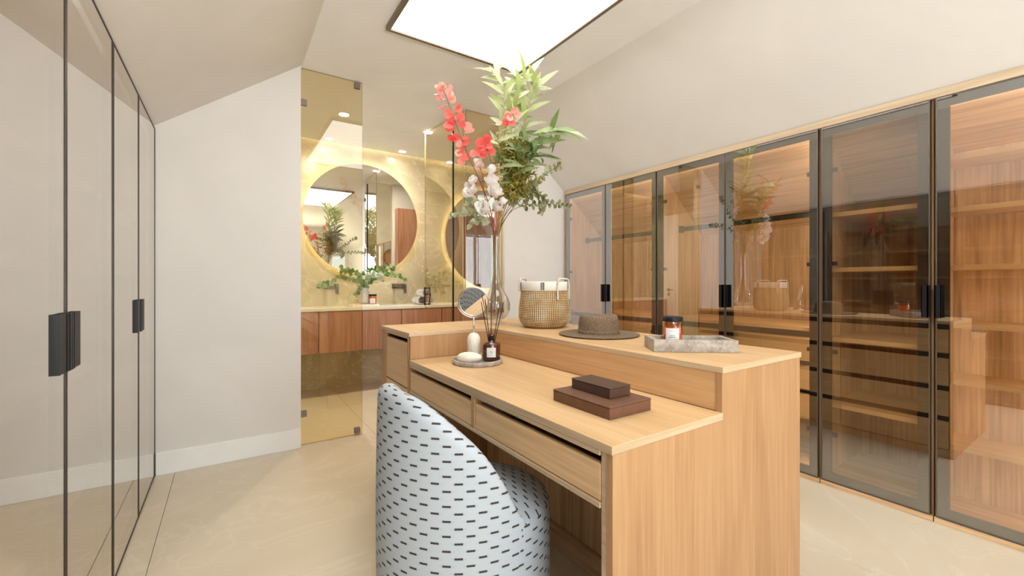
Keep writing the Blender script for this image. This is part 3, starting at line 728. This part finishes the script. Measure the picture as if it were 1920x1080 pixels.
for (px_, py_, dd_) in ((902.5, 566.5, 2.06), (909.6, 563.5, 2.12), (921, 564.5, 2.13), (937, 566.5, 2.10), (944, 567, 2.06)):
    tip = at(px_, py_, dd_); b0 = Vector((DF.x + (tip.x - DF.x) * .06, DF.y + (tip.y - DF.y) * .06, ZT + .035))
    tube('reed', [b0, tip], .0019, black, rd, 6)

# hat
hat_m, nt, N, L, b = mat('brown_felt')
tc = nd(nt, 'ShaderNodeTexCoord'); n = nd(nt, 'ShaderNodeTexNoise'); n.inputs['Scale'].default_value = 220; n.inputs['Detail'].default_value = 4
L.new(tc.outputs['Object'], n.inputs[0]); L.new(ramp(nt, n.outputs[0], [(.3, (.085, .052, .030)), (.7, (.30, .205, .125))]), b.inputs['Base Color'])
b.inputs['Roughness'].default_value = .95; bp = nd(nt, 'ShaderNodeBump'); bp.inputs['Strength'].default_value = .5; bp.inputs['Distance'].default_value = .002
L.new(n.outputs[0], bp.inputs['Height']); L.new(bp.outputs[0], b.inputs['Normal'])
HP = (1.490, 1.478)
ht = thing('hat', 'brown flat-topped felt hat with a wide brim lying on the raised counter', 'hat', (HP[0], HP[1], .900))
bm = bmesh.new(); seg = 72
prof = [(.093, .0005), (.12, .0005), (.15, .0008), (.175, .0015), (.190, .004), (.1915, .006), (.190, .0085), (.175, .0065), (.15, .0058), (.12, .0056), (.104, .0065), (.099, .012), (.0975, .03), (.095, .060), (.092, .080), (.089, .090), (.083, .0955), (.074, .095), (.055, .089), (.03, .086), (0, .085)]
add_lathe(bm, prof, (HP[0], HP[1], .900), seg)
for v in bm.verts:
    d = Vector((v.co.x - HP[0], v.co.y - HP[1])); r = d.length
    if v.co.z > .945 and r > .001: v.co.z += .004 * math.cos(2 * math.atan2(d.y, d.x) + .6) * (r / .09)
finish('crown_and_brim', bm, hat_m, ht, True)
lathe('hat_band', [(.0995, .008), (.1005, .009), (.099, .026), (.0975, .027)], (HP[0], HP[1], .900), hat_m, ht, 72)

# rectangular marble tray
A0 = Vector((1.285, .997)); U = Vector((.231, -.182)).normalized(); V = Vector((-U.y, U.x)); TL, TW, THt, wl = .296, .150, .044, .019
def rp(u, v, z): p = A0 + U * u + V * v; return Vector((p.x, p.y, z))
bm = bmesh.new()
z0, z1, z2 = .9004, .9004 + THt, .9004 + .014
def quad_ring(u0, u1, v0, v1, z): return [bm.verts.new(rp(u, v, z)) for u, v in ((u0, v0), (u1, v0), (u1, v1), (u0, v1))]
r0 = quad_ring(0, TL, 0, TW, z0); r1 = quad_ring(0, TL, 0, TW, z1); r2 = quad_ring(wl, TL - wl, wl, TW - wl, z1); r3 = quad_ring(wl, TL - wl, wl, TW - wl, z2)
for a, b_ in ((r0, r1), (r1, r2), (r2, r3)):
    for i in range(4): bm.faces.new((a[i], a[(i + 1) % 4], b_[(i + 1) % 4], b_[i]))
bm.faces.new(r0); bm.faces.new(r3); bmesh.ops.recalc_face_normals(bm, faces=bm.faces)
bmesh.ops.bevel(bm, geom=list(bm.edges), offset=.0012, segments=1, affect='EDGES')
tag(finish('marble_tray', bm, marble_tray, None, False, (1.4, 1.0, .9)), 'long rectangular grey marble tray on the raised counter, holding the amber candle', 'tray')

def candle_jar(cx, cy, z, R, H, label, parent_group=None):
    t = thing('candle_jar', label, 'candle', (cx, cy, z), 'amber candle jars')
    wax_m = candle_jar.wax
    lathe('jar', [(0, .001), (R - .003, .001), (R, .004), (R, H * .78), (R - .003, H * .82), (R - .003, H * .84)], (cx, cy, z), candle_jar.glass, t, 40)
    lathe('wax', [(0, .004), (R - .004, .004), (R - .004, H * .62), (0, H * .62)], (cx, cy, z), wax_m, t, 32)
    lathe('lid', [(0, H * .83), (R + .001, H * .83), (R + .0015, H * .84), (R + .0015, H * .985), (R - .001, H), (0, H)], (cx, cy, z), black, t, 40)
    fd = (-cx, -cy)
    l = curved_label(cx, cy, R + .0004, z + H * .08, z + H * .60, fd, .72, t)
    for (q, h, hf, m_) in ((.50, .0011, .34, inkr), (.33, .0022, .24, ink), (.27, .0022, .38, ink), (.16, .0010, .42, inkr)):
        curved_label(cx, cy, R + .0008, z + H * q, z + H * q + h, fd, hf, l, 'print', m_)
candle_jar.glass = coated('amber_candle_glass', (.98, .58, .22), (1, .95, .9), .06, 1.0, 2.6)
candle_jar.wax = plain('amber_wax', (.75, .26, .045), .5)
candle_jar(1.425, 1.020, .9148, .036, .107, 'amber candle jar with black lid and white label standing in the rectangular tray')

# woven basket
BP = (1.505, 1.925)
bk = thing('woven_basket', 'woven seagrass basket with a white fabric rim and rope handles on the raised counter', 'basket', (BP[0], BP[1], .9))
wm, nt, N, L, b = mat('seagrass_weave')
uv = nd(nt, 'ShaderNodeUVMap'); sp = nd(nt, 'ShaderNodeSeparateXYZ'); L.new(uv.outputs[0], sp.inputs[0])
NC, NR = 80, 22
cu = math_(nt, 'ABSOLUTE', math_(nt, 'SUBTRACT', math_(nt, 'FRACT', math_(nt, 'MULTIPLY', sp.outputs[0], NC)), .5))
cv = math_(nt, 'ABSOLUTE', math_(nt, 'SUBTRACT', math_(nt, 'FRACT', math_(nt, 'MULTIPLY', sp.outputs[1], NR)), .5))
gap = math_(nt, 'MAXIMUM', math_(nt, 'GREATER_THAN', cu, .34), math_(nt, 'GREATER_THAN', cv, .40))
nz = nd(nt, 'ShaderNodeTexNoise'); nz.inputs['Scale'].default_value = 14; nz.inputs['Detail'].default_value = 6; tcn = nd(nt, 'ShaderNodeTexCoord'); L.new(tcn.outputs['Object'], nz.inputs[0])
col = ramp(nt, nz.outputs[0], [(.3, (.60, .37, .14)), (.55, (.74, .53, .27)), (.75, (.84, .73, .52))])
mx = nd(nt, 'ShaderNodeMix', data_type='RGBA'); L.new(gap, mx.inputs['Factor']); L.new(col, mx.inputs[6]); mx.inputs[7].default_value = (.06, .03, .012, 1)
L.new(mx.outputs[2], b.inputs['Base Color']); b.inputs['Roughness'].default_value = .8
def brad(t):  # basket radius by height fraction
    P = [(0, .118), (.06, .138), (.15, .152), (.3, .160), (.5, .159), (.7, .153), (.85, .148), (1, .1455)]
    for (a, ra), (c, rc) in zip(P, P[1:]):
        if t <= c: return (ra + (rc - ra) * (t - a) / (c - a)) * .914
    return P[-1][1] * .914
bm = bmesh.new(); uvl = bm.loops.layers.uv.new('UVMap'); H1 = .212; nu, nv = NC * 3, NR * 4; G = []
for j in range(nv + 1):
    row = []
    for i in range(nu):
        u_, v_ = i / nu, j / nv; fu = abs(math.sin(PI * u_ * NC)); fv = abs(math.sin(PI * v_ * NR))
        r = brad(v_) + .0035 * (fv ** .6) * (.5 + .5 * fu ** .5) - .002; a = 2 * PI * u_
        row.append(bm.verts.new((BP[0] + r * math.cos(a), BP[1] + r * math.sin(a), .9008 + v_ * H1)))
    G.append(row)
for j in range(nv):
    for i in range(nu):
        k = (i + 1) % nu; f = bm.faces.new((G[j][i], G[j][k], G[j + 1][k], G[j + 1][i]))
        for lp, (ii, jj) in zip(f.loops, ((i, j), (i + 1, j), (i + 1, j + 1), (i, j + 1))): lp[uvl].uv = (ii / nu, jj / nv)
bm.faces.new(list(reversed(G[0])))
finish('basket_body', bm, wm, bk, True)
canvas = plain('canvas_band', (.78, .74, .66), .85, noise=.03, scale=60); stripe = plain('canvas_stripe', (.10, .085, .075), .85)
RB = .1348
lathe('fabric_rim', [(RB, .209), (RB + .002, .211), (RB + .001, .255), (RB - .001, .259), (RB - .006, .257), (RB - .006, .209)], (BP[0], BP[1], .9), canvas, bk, 72, close=True)
a_cam = math.atan2(-BP[1], -BP[0])
for base in (a_cam - .06, a_cam - 1.28, a_cam + 1.35, a_cam + 2.6):
    for (off, hw) in ((-.055, .018), (-.015, .010), (.02, .010), (.055, .018)):
        aa = base + off; curved_label(BP[0], BP[1], RB + .0028, 1.1115, 1.1545, (math.cos(aa), math.sin(aa)), hw, bk, 'stripe', stripe)
rope = plain('cotton_rope', (.66, .58, .46), .9, noise=.2, scale=300)
def rope_handle(a0, a1, hgt, drop):
    p0 = Vector((BP[0] + (RB + .007) * math.cos(a0), BP[1] + (RB + .007) * math.sin(a0), .9)); p1 = Vector((BP[0] + (RB + .007) * math.cos(a1), BP[1] + (RB + .007) * math.sin(a1), .9))
    md = (p0 + p1) / 2
    q = [p0 + Vector((0, 0, .205 - drop)), p0 + Vector((0, 0, .244)), p0.lerp(md, .25) + Vector((0, 0, .270 + hgt * .5)), md + Vector((0, 0, .270 + hgt)), p1.lerp(md, .25) + Vector((0, 0, .270 + hgt * .5)), p1 + Vector((0, 0, .244)), p1 + Vector((0, 0, .205 - drop))]
    pts = smooth_path(q, 8); bm = bmesh.new()
    for k in range(3):   # three twisted strands
        pp = [];
        for i, p in enumerate(pts):
            ph = i * .55 + k * 2 * PI / 3; pp.append(p + Vector((math.cos(ph) * .003, math.sin(ph) * .003, math.sin(ph) * .002)))
        add_tube(bm, pp, .0036, 6)
    finish('rope_handle', bm, rope, bk, True)
rope_handle(a_cam - 1.35, a_cam - 2.3, .006, .0); rope_handle(a_cam + .55, a_cam + 1.42, .004, .045)

# glass vase
VP = Vector((1.375, 2.240))
vs_ = thing('glass_vase', 'tall clear glass bottle vase with a long neck and round bulb, holding the bouquet', 'vase', (VP.x, VP.y, .9))
outer = [(0, .0005), (.060, .0005), (.062, .004), (.058, .012), (.040, .018), (.040, .024), (.065, .038), (.086, .065), (.096, .100), (.095, .130), (.084, .165), (.062, .200), (.042, .235), (.032, .275), (.0275, .33), (.026, .42), (.0265, .52), (.030, .565), (.032, .572)]
inner = [(.030, .572), (.028, .565), (.0245, .52), (.024, .42), (.0255, .33), (.030, .275), (.040, .235), (.060, .200), (.082, .165), (.093, .130), (.094, .100), (.084, .067), (.064, .042), (.03, .032), (0, .031)]
lathe('vase_body', [(a * .925, b_ * .955) for a, b_ in outer + inner], (VP.x, VP.y, .9), vase_glass, vs_, 64)

# ------------------------------------------------------------------ BOUQUET
def leaf_mesh(name, kind, m):
    """unit leaf along +y, 1 long; shared by all leaves of a kind"""
    bm = bmesh.new()
    if kind == 'lance': prof = [(0, .012), (.12, .06), (.35, .105), (.6, .09), (.85, .045), (1, .004)]; curl = -.42
    elif kind == 'round': prof = [(0, .03), (.15, .30), (.4, .46), (.65, .46), (.88, .28), (1, .05)]; curl = .10
    elif kind == 'oval': prof = [(0, .03), (.2, .22), (.45, .31), (.7, .27), (.9, .14), (1, .02)]; curl = -.08
    else: prof = [(0, .05), (.25, .26), (.5, .38), (.75, .36), (.92, .22), (1, .06)]; curl = .42   # petal
    rows = []
    for y, w_ in prof:
        z = curl * y * y; lift = .25 * w_ if kind != 'petal' else .5 * w_
        rows.append([bm.verts.new((-w_, y, z + lift)), bm.verts.new((0, y, z)), bm.verts.new((w_, y, z + lift))])
    for a, b_ in zip(rows, rows[1:]):
        bm.faces.new((a[0], a[1], b_[1], b_[0])); bm.faces.new((a[1], a[2], b_[2], b_[1]))
    me = bpy.data.meshes.new(name); bm.to_mesh(me); bm.free(); me.materials.append(m)
    for p in me.polygons: p.use_smooth = True
    return me
def leafmat(name, c1, c2, tl=.35, sc=30):
    m, nt, N, L, b = mat(name)
    oi = nd(nt, 'ShaderNodeObjectInfo'); tc = nd(nt, 'ShaderNodeTexCoord'); n = nd(nt, 'ShaderNodeTexNoise'); n.inputs['Scale'].default_value = sc / 20
    L.new(tc.outputs['Object'], n.inputs[0])
    f = math_(nt, 'MULTIPLY_ADD', n.outputs[0], .6, math_(nt, 'MULTIPLY_ADD', oi.outputs['Random'], .8, -.2))
    c = ramp(nt, f, [(.1, c1), (.9, c2)]); L.new(c, b.inputs['Base Color']); b.inputs['Roughness'].default_value = .45
    t = nd(nt, 'ShaderNodeBsdfTranslucent'); L.new(c, t.inputs[0]); mx = nd(nt, 'ShaderNodeMixShader'); mx.inputs[0].default_value = tl
    out = [q for q in nt.nodes if q.type == 'OUTPUT_MATERIAL'][0]
    L.new(b.outputs[0], mx.inputs[1]); L.new(t.outputs[0], mx.inputs[2]); L.new(mx.outputs[0], out.inputs[0]); return m
L_lance_light = leaf_mesh('leaf_light', 'lance', leafmat('olive_leaf_light', (.32, .38, .10), (.66, .68, .47)))
L_lance_dark = leaf_mesh('leaf_dark', 'lance', leafmat('olive_leaf_dark', (.08, .14, .025), (.38, .46, .20)))
L_pink = leaf_mesh('leaf_pink', 'round', leafmat('coral_leaf', (.78, .075, .075), (.88, .26, .20)))
L_pinkp = leaf_mesh('leaf_pale_pink', 'round', leafmat('pale_pink_leaf', (.84, .30, .26), (.92, .55, .44)))
L_euc = leaf_mesh('leaf_eucalyptus', 'oval', leafmat('eucalyptus_leaf', (.10, .115, .04), (.42, .43, .23)))
L_eucp = leaf_mesh('leaf_pale_eucalyptus', 'round', leafmat('pale_eucalyptus_leaf', (.36, .40, .24), (.60, .62, .42)))
L_pet = leaf_mesh('petal', 'petal', leafmat('white_petal', (.86, .80, .76), (.93, .90, .86), .3))
stem_g = plain('green_stem', (.36, .25, .07), .6); stem_r = plain('red_stem', (.32, .06, .07), .6); stem_b = plain('brown_stem', (.17, .10, .05), .7)
def put(me, parent, pos, direc, size, roll=None, name='leaf', wid=1.0):
    o = bpy.data.objects.new(name, me); C.objects.link(o); o.parent = parent
    d = Vector(direc).normalized(); r = Vector((random.uniform(-1, 1), random.uniform(-1, 1), random.uniform(-1, 1)))
    if roll is not None: r = Vector(roll) + r * .45
    x = d.cross(r)
    if x.length < .05: x = d.cross(Vector((1, 0, .3)))
    x.normalize(); z = x.cross(d).normalized()
    size *= .94; M = Matrix((x * size * wid, d * size, z * size)).transposed().to_4x4(); M.translation = Vector(pos) - ORG[parent.name]
    o.matrix_local = M; ORG[o.name] = ORG[parent.name]; return o
NECK = Vector((VP.x, VP.y, 1.43)); CAMD = Vector((-.52, -.85, 0))   # towards the room's near side
def branch(name, label, cat, pix, m, r0=.004, r1=.0015, group=None):
    """pix: list of (x, y, depth) reading the stem's way up; starts inside the vase"""
    k = branch.n; branch.n += 1; an = k * 2.4; foot = Vector((VP.x + .045 * math.cos(an), VP.y + .045 * math.sin(an), .97))
    nk = NECK + Vector((.012 * math.cos(an + 2), .012 * math.sin(an + 2), 0)); lo = Vector((VP.x + .010 * math.cos(an), VP.y + .010 * math.sin(an), 1.2))
    ctrl = [foot, lo, nk] + [at(*p) for p in pix]
    path = smooth_path(ctrl, 6); n = len(path)
    t = thing(name, label, cat, tuple(foot), group or 'branches of the big bouquet')
    bm = bmesh.new(); add_tube(bm, path, [r0 + (r1 - r0) * i / (n - 1) for i in range(n)], 6); finish('stem', bm, m, t, True)
    return t, path[12:]
branch.n = 0
def along(path, f):
    x = f * (len(path) - 1); i = min(int(x), len(path) - 2); return path[i].lerp(path[i + 1], x - i), (path[i + 1] - path[i]).normalized()
def rnd(s=1.0): return Vector((random.uniform(-s, s), random.uniform(-s, s), random.uniform(-s, s)))
R_ = Vector((math.cos(YAW), -math.sin(YAW), 0)); Zv = Vector((0, 0, 1))
# coral branch
D = 2.635
t, p = branch('coral_leaf_branch', 'tall coral-pink round-leaved branch leaning left out of the vase', 'flower branch', [(920, 395, D - .05), (900, 340, D - .10), (878, 292, D - .18), (856, 235, D - .26), (838, 185, D - .32), (829, 163, D - .34)], stem_r)
for i in range(44):
    f = .46 + .54 * i / 43; q, d = along(p, f); side = R_ * (1 if i % 2 else -1)
    s = .058 - .030 * max(0, (f - .72) / .28)
    put(L_pink if f < .80 and random.random() < .72 else L_pinkp, t, q + rnd(.008) + side * random.choice((0, .012, .030)), side * 1.0 + d * .2 + rnd(.6), s * random.uniform(.8, 1.15), CAMD + rnd(.7))
for i in range(5): q, d = along(p, 1); put(L_pinkp, t, q, d + rnd(.8), .028)
t, p = branch('coral_leaf_branch', 'shorter coral-leaved sprig rising among the olive leaves', 'flower branch', [(930, 380, D - .06), (928, 330, D - .10), (915, 285, D - .20), (906, 262, D - .24)], stem_r, .003)
for i in range(12):
    f = .72 + .28 * i / 11; q, d = along(p, f); put(L_pink, t, q + rnd(.008), R_ * (1 if i % 2 else -1) + d * .3 + rnd(.5), .055 * random.uniform(.85, 1.1), CAMD)
t, p = branch('coral_leaf_branch', 'highest small coral sprig in the middle of the bouquet', 'flower branch', [(936, 390, D - .03), (945, 320, D - .10), (945, 255, D - .15), (960, 212, D - .16)], stem_r, .003)
for i in range(8):
    f = .84 + .16 * i / 7; q, d = along(p, f); put(L_pinkp if i % 3 == 0 else L_pink, t, q + rnd(.02), R_ * (1 if i % 2 else -1) + d * .4 + rnd(.5), .052 * random.uniform(.85, 1.1), CAMD)
# white blossom branch
t, p = branch('white_blossom_branch', 'white magnolia-like blossom branch with red flower centres above the vase neck', 'flower branch', [(918, 405, D - .10), (908, 365, D - .14), (905, 330, D - .15), (898, 308, D - .16)], stem_r)
fc = plain('red_calyx', (.62, .05, .04), .5)
for (x, y, s, dx) in [(901, 313, .055, -.4), (916, 326, .055, .5), (892, 343, .050, -.9), (890, 364, .078, -.7), (917, 348, .072, .4), (922, 368, .085, .5), (911, 400, .080, -.6), (925, 394, .066, .5), (938, 384, .05, .6)]:
    c = at(x, y, D - .17 + random.uniform(-.02, .04)); out_ = (Vector((-.45, -.80, .15)) + R_ * dx + Zv * .5).normalized()
    bm = bmesh.new(); add_lathe(bm, [(0, -.006), (.007, -.004), (.009, .004), (.004, .009), (0, .010)], c, 10, out_)
    q, _ = along(p, min(1, max(0, (420 - y) / 120))); add_tube(bm, [q, q.lerp(c, .6) - Zv * .006, c], .0016, 5); fo = finish('calyx', bm, fc, t, True)
    sd = out_.cross(Zv).normalized(); u2 = sd.cross(out_)
    for k in range(6):
        a = 2 * PI * k / 6 + random.random() * .4; dr_ = (sd * math.cos(a) + u2 * math.sin(a)) * .85 + out_ * .75
        put(L_pet, fo, c, dr_, s * random.uniform(.9, 1.1), out_, 'petal', 1.15)
# olive-like branches, pale ones reaching the ceiling light
def lance(label, pix, n, f0, size, light, group=None, spread=1.0, droop=0.0):
    t, p = branch('willow_branch', label, 'foliage branch', pix, stem_g, .0045, .0015)
    for i in range(n):
        f = f0 + (1 - f0) * (i + .5) / n; q, d = along(p, f); a = i * 2.4 + random.random() * .6
        side = (R_ * math.cos(a) - CAMD * .75 * math.sin(a))
        dr_ = side * spread * .9 + d * .55 + Vector((0, 0, .25 - droop)) + rnd(.2)
        lt = light if isinstance(light, bool) else (f > light)
        put(L_lance_light if lt else L_lance_dark, t, q, dr_, size * random.uniform(.8, 1.2), CAMD + Zv * .5, wid=1.15)
    return t
lance('pale green long-leaved branch whose tip almost touches the ceiling light', [(940, 370, D - .02), (947, 290, D - .02), (944, 215, D - .03), (944, 165, D - .03), (924, 132, D - .03)], 28, .30, .150, .35)
lance('light green long-leaved branch at the top centre of the bouquet', [(944, 370, D), (955, 290, D - .02), (962, 220, D - .03), (975, 165, D - .03), (984, 148, D - .03)], 32, .32, .150, .42)
lance('light green branch arching to the upper right of the bouquet', [(948, 372, D + .02), (965, 290, D + .03), (985, 225, D + .02), (996, 180, D), (1008, 162, D - .02)], 26, .42, .145, .5)
lance('dark green long-leaved branch reaching out to the right towards the plain wall', [(952, 375, D), (975, 310, D - .02), (1005, 265, D - .12), (1035, 245, D - .18), (1052, 243, D - .2)], 20, .42, .165, .93, spread=.9, droop=.3)
lance('dark green branch spreading low on the right of the bouquet', [(948, 378, D - .05), (968, 330, D - .08), (995, 300, D - .10), (1018, 290, D - .10)], 15, .45, .135, .95, droop=.35)
lance('dark green branch bending right across the middle of the bouquet', [(950, 380, D - .04), (962, 335, D - .06), (978, 290, D - .10), (1000, 262, D - .12)], 16, .40, .140, .97, spread=.9, droop=.15)
lance('green branch with drooping leaves in front of the bouquet stems', [(938, 385, D - .08), (934, 340, D - .14), (938, 290, D - .16), (930, 250, D - .15)], 17, .45, .125, .85, droop=.55)
# green mossy clump
moss_m = leafmat('moss', (.22, .18, .02), (.56, .47, .07), .25)
t, p = branch('moss_branch', 'bushy yellow-green mossy clump in the middle of the bouquet', 'foliage branch', [(946, 385, D + .04), (962, 330, D + .04), (972, 280, D + .03)], stem_b)
bm = bmesh.new()
for i in range(2600):
    u_ = random.random(); cc = at(952 + 24 * math.sin(u_ * 5) * .4 + 20 * u_ + random.gauss(0, 14), 376 - 112 * u_ + random.gauss(0, 6), D - .03 + random.gauss(0, .045))
    d1 = rnd().normalized() * random.uniform(.012, .022); d2 = d1.cross(rnd()).normalized() * .006
    bm.faces.new([bm.verts.new(cc - d1), bm.verts.new(cc + d2), bm.verts.new(cc + d1), bm.verts.new(cc - d2)])
mo = finish('moss_tuft', bm, moss_m, t); mo['kind'] = 'stuff'
# eucalyptus
def euc(label, pix, n, f0, size, me=None, m=stem_b, sp=.9):
    t, p = branch('eucalyptus_branch', label, 'foliage branch', pix, m, .003, .001)
    for i in range(n):
        f = f0 + (1 - f0) * (i // 2 * 2 + 1) / n; q, d = along(p, min(1, f)); a = (i // 2) * 1.5 + (PI if i % 2 else 0)
        side = R_ * math.cos(a) * .5 + Zv * math.sin(a) - CAMD * math.cos(a) * .6
        put(me or L_euc, t, q, side + d * .45 + rnd(.3), size * random.uniform(.8, 1.2) * (1.15 - .5 * f), CAMD + rnd(.4))
euc('eucalyptus branch stretching furthest right, ending in front of the wardrobe corner', [(955, 400, D - .02), (985, 385, D + .08), (1020, 382, D + .20), (1050, 384, D + .28), (1068, 389, D + .32)], 38, .35, .045)
euc('grey-green eucalyptus branch rising right below the long dark leaves', [(955, 392, D), (985, 360, D + .08), (1010, 338, D + .15), (1035, 318, D + .2), (1050, 310, D + .22)], 38, .35, .048)
euc('eucalyptus branch drooping right, just above the plain wall', [(958, 395, D + .02), (985, 368, D + .03), (1008, 362, D + .03), (1022, 380, D + .03), (1012, 398, D + .03)], 36, .35, .050)
euc('dense eucalyptus branch close to the stems on the right', [(950, 395, D - .04), (965, 370, D - .06), (985, 352, D - .06), (1005, 350, D - .06)], 30, .35, .055)
euc('thin pale eucalyptus twig reaching far left in front of the glass door', [(920, 420, D - .04), (895, 400, D - .06), (868, 400, D + .02), (842, 407, D + .06)], 26, .45, .032, L_eucp)
euc('pale eucalyptus twig hanging on the left below the white blossoms', [(922, 410, D - .05), (900, 385, D - .08), (880, 372, D - .09), (872, 395, D - .10)], 30, .40, .040, L_eucp)
euc('short pale eucalyptus twig low on the left just above the vase neck', [(922, 425, D - .05), (905, 412, D - .07), (888, 416, D - .08), (879, 427, D - .08)], 24, .30, .036, L_eucp)

# ------------------------------------------------------------------ BATHROOM SMALL THINGS
def bath(x, y, Y, z=None):
    s, c = math.sin(YAW), math.cos(YAW); u = (x - 960) / F_PX; v = (Y0 - y) / F_PX
    dx, dy = s + u * c, c - u * s; tt = Y / dy; return Vector((dx * tt, Y, CAMH + v * tt))
tp = bath(690, 575, 4.68)
bx('stone_tray', tp.x - .18, tp.x + .10, 4.60, 4.78, .9005, .925, marble_pale, bev=.002, origin=(tp.x, 4.69, .90))
tag(bpy.data.objects['stone_tray'], 'small cream stone tray on the bathroom counter, under the white vase', 'tray')
candle_jar(tp.x + .040, 4.645, .9256, .040, .105, 'red-amber candle jar on the cream stone tray beside the white bathroom vase')
BV = Vector((tp.x - .02, 4.735))
bvz = thing('white_vase', 'white ceramic vase of green eucalyptus in front of the round mirror', 'vase', (BV.x, BV.y, .9256))
cer = plain('white_ceramic', (.78, .76, .70), .35, noise=.02)
lathe('vase_body', [(0, 0), (.035, 0), (.060, .02), (.066, .06), (.060, .10), (.040, .135), (.034, .16), (.040, .175), (.036, .175), (.030, .158), (0, .10)], (BV.x, BV.y, .9256), cer, bvz, 40)
L_beuc = leaf_mesh('leaf_bathroom_eucalyptus', 'round', leafmat('fresh_eucalyptus_leaf', (.10, .24, .035), (.42, .52, .26)))
L_beucw = leaf_mesh('leaf_bathroom_pale', 'round', leafmat('silver_eucalyptus_leaf', (.45, .55, .38), (.75, .80, .68)))
lab = ['eucalyptus sprig in the white bathroom vase, trailing left in front of the left tap', 'eucalyptus sprig in the white bathroom vase, pointing up and left', 'silver-leaved sprig in the centre of the white bathroom vase',
       'eucalyptus sprig in the white bathroom vase, leaning right', 'thin eucalyptus sprig in the white bathroom vase, reaching right above the right tap', 'eucalyptus sprig in the white bathroom vase, hanging down at the left']
for k, (pts, n, me) in enumerate([([(672, 525), (640, 520), (612, 535), (598, 538)], 49, L_beuc), ([(675, 520), (655, 508), (640, 505)], 41, L_beuc), ([(690, 520), (705, 515), (715, 520)], 57, L_beucw),
                                  ([(700, 515), (720, 505), (738, 500)], 49, L_beuc), ([(705, 520), (735, 515), (757, 522)], 41, L_beuc), ([(680, 530), (672, 545), (668, 553)], 26, L_beuc)]):
    base = Vector((BV.x, BV.y, 1.0)); nk = Vector((BV.x, BV.y, 1.10))
    ctrl = [base, nk] + [bath(x, y, 4.70 - .05 * (k % 3)) for x, y in pts]; path = smooth_path(ctrl, 5)
    t = thing('eucalyptus_sprig', lab[k], 'foliage branch', tuple(base), 'sprigs in the white bathroom vase'); bm = bmesh.new(); add_tube(bm, path, .0025, 5); finish('stem', bm, stem_g, t, True)
    for i in range(n):
        f = .3 + .7 * i / n; q, d = along(path, f); put(me, t, q + rnd(.015), rnd(1) + d * .3, random.uniform(.036, .056), CAMD + rnd(.5))
tw = plain('white_towel', (.80, .77, .70), .95, noise=.05, scale=200)
tb = bath(792, 570, 4.72)
for k, (dx, dz, lb_) in enumerate([(-.045, 0, 'left rolled white towel at the foot of the small pile behind the glass door handle'), (.062, 0, 'right rolled white towel at the foot of the small pile behind the glass door handle'), (.008, .088, 'top rolled white towel of the small pile behind the glass door handle')]):
    c = Vector((tb.x + dx, 4.72, .9515 + dz)); bm = bmesh.new(); sp_ = []
    for i in range(60): a = i * .30; r = .004 + .046 * i / 59; sp_.append(c + Vector((r * math.cos(a), 0, r * math.sin(a))))
    vsf = [[bm.verts.new(q + Vector((0, yy, 0))) for q in sp_] for yy in (-.10, .10)]
    for i in range(59): bm.faces.new((vsf[0][i], vsf[0][i + 1], vsf[1][i + 1], vsf[1][i]))
    bmesh.ops.solidify(bm, geom=list(bm.faces), thickness=.008)
    tag(finish('rolled_towel', bm, tw, None, True, tuple(c)), lb_, 'towel', 'rolled white towels')

# ------------------------------------------------------------------ REAR WALL THINGS (seen in the mirrors)
wicker = plain('wicker_plate', (.50, .24, .12), .8, noise=.25, scale=40); wick_rim = plain('wicker_rim', (.24, .11, .055), .8, noise=.2, scale=60)
for (x, z, R, lb_) in ((1.55, 1.92, .26, 'large round wicker wall plate on the rear wall, higher one in the round mirror'), (2.0, 1.45, .22, 'smaller round wicker wall plate on the rear wall, lower one in the round mirror')):
    t = thing('wall_plate', lb_, 'wall decoration', (x, YR, z), 'wicker plates on the rear wall')
    lathe('plate', [(0, .012), (R * .8, .010), (R - .02, .03), (R - .02, .022), (R * .8, .002), (0, .002)], (x, YR, z), wicker, t, 48, (0, 1, 0))
    lathe('rim', [(R - .022, .020), (R, .026), (R, .036), (R - .022, .034)], (x, YR, z), wick_rim, t, 48, (0, 1, 0), close=True)
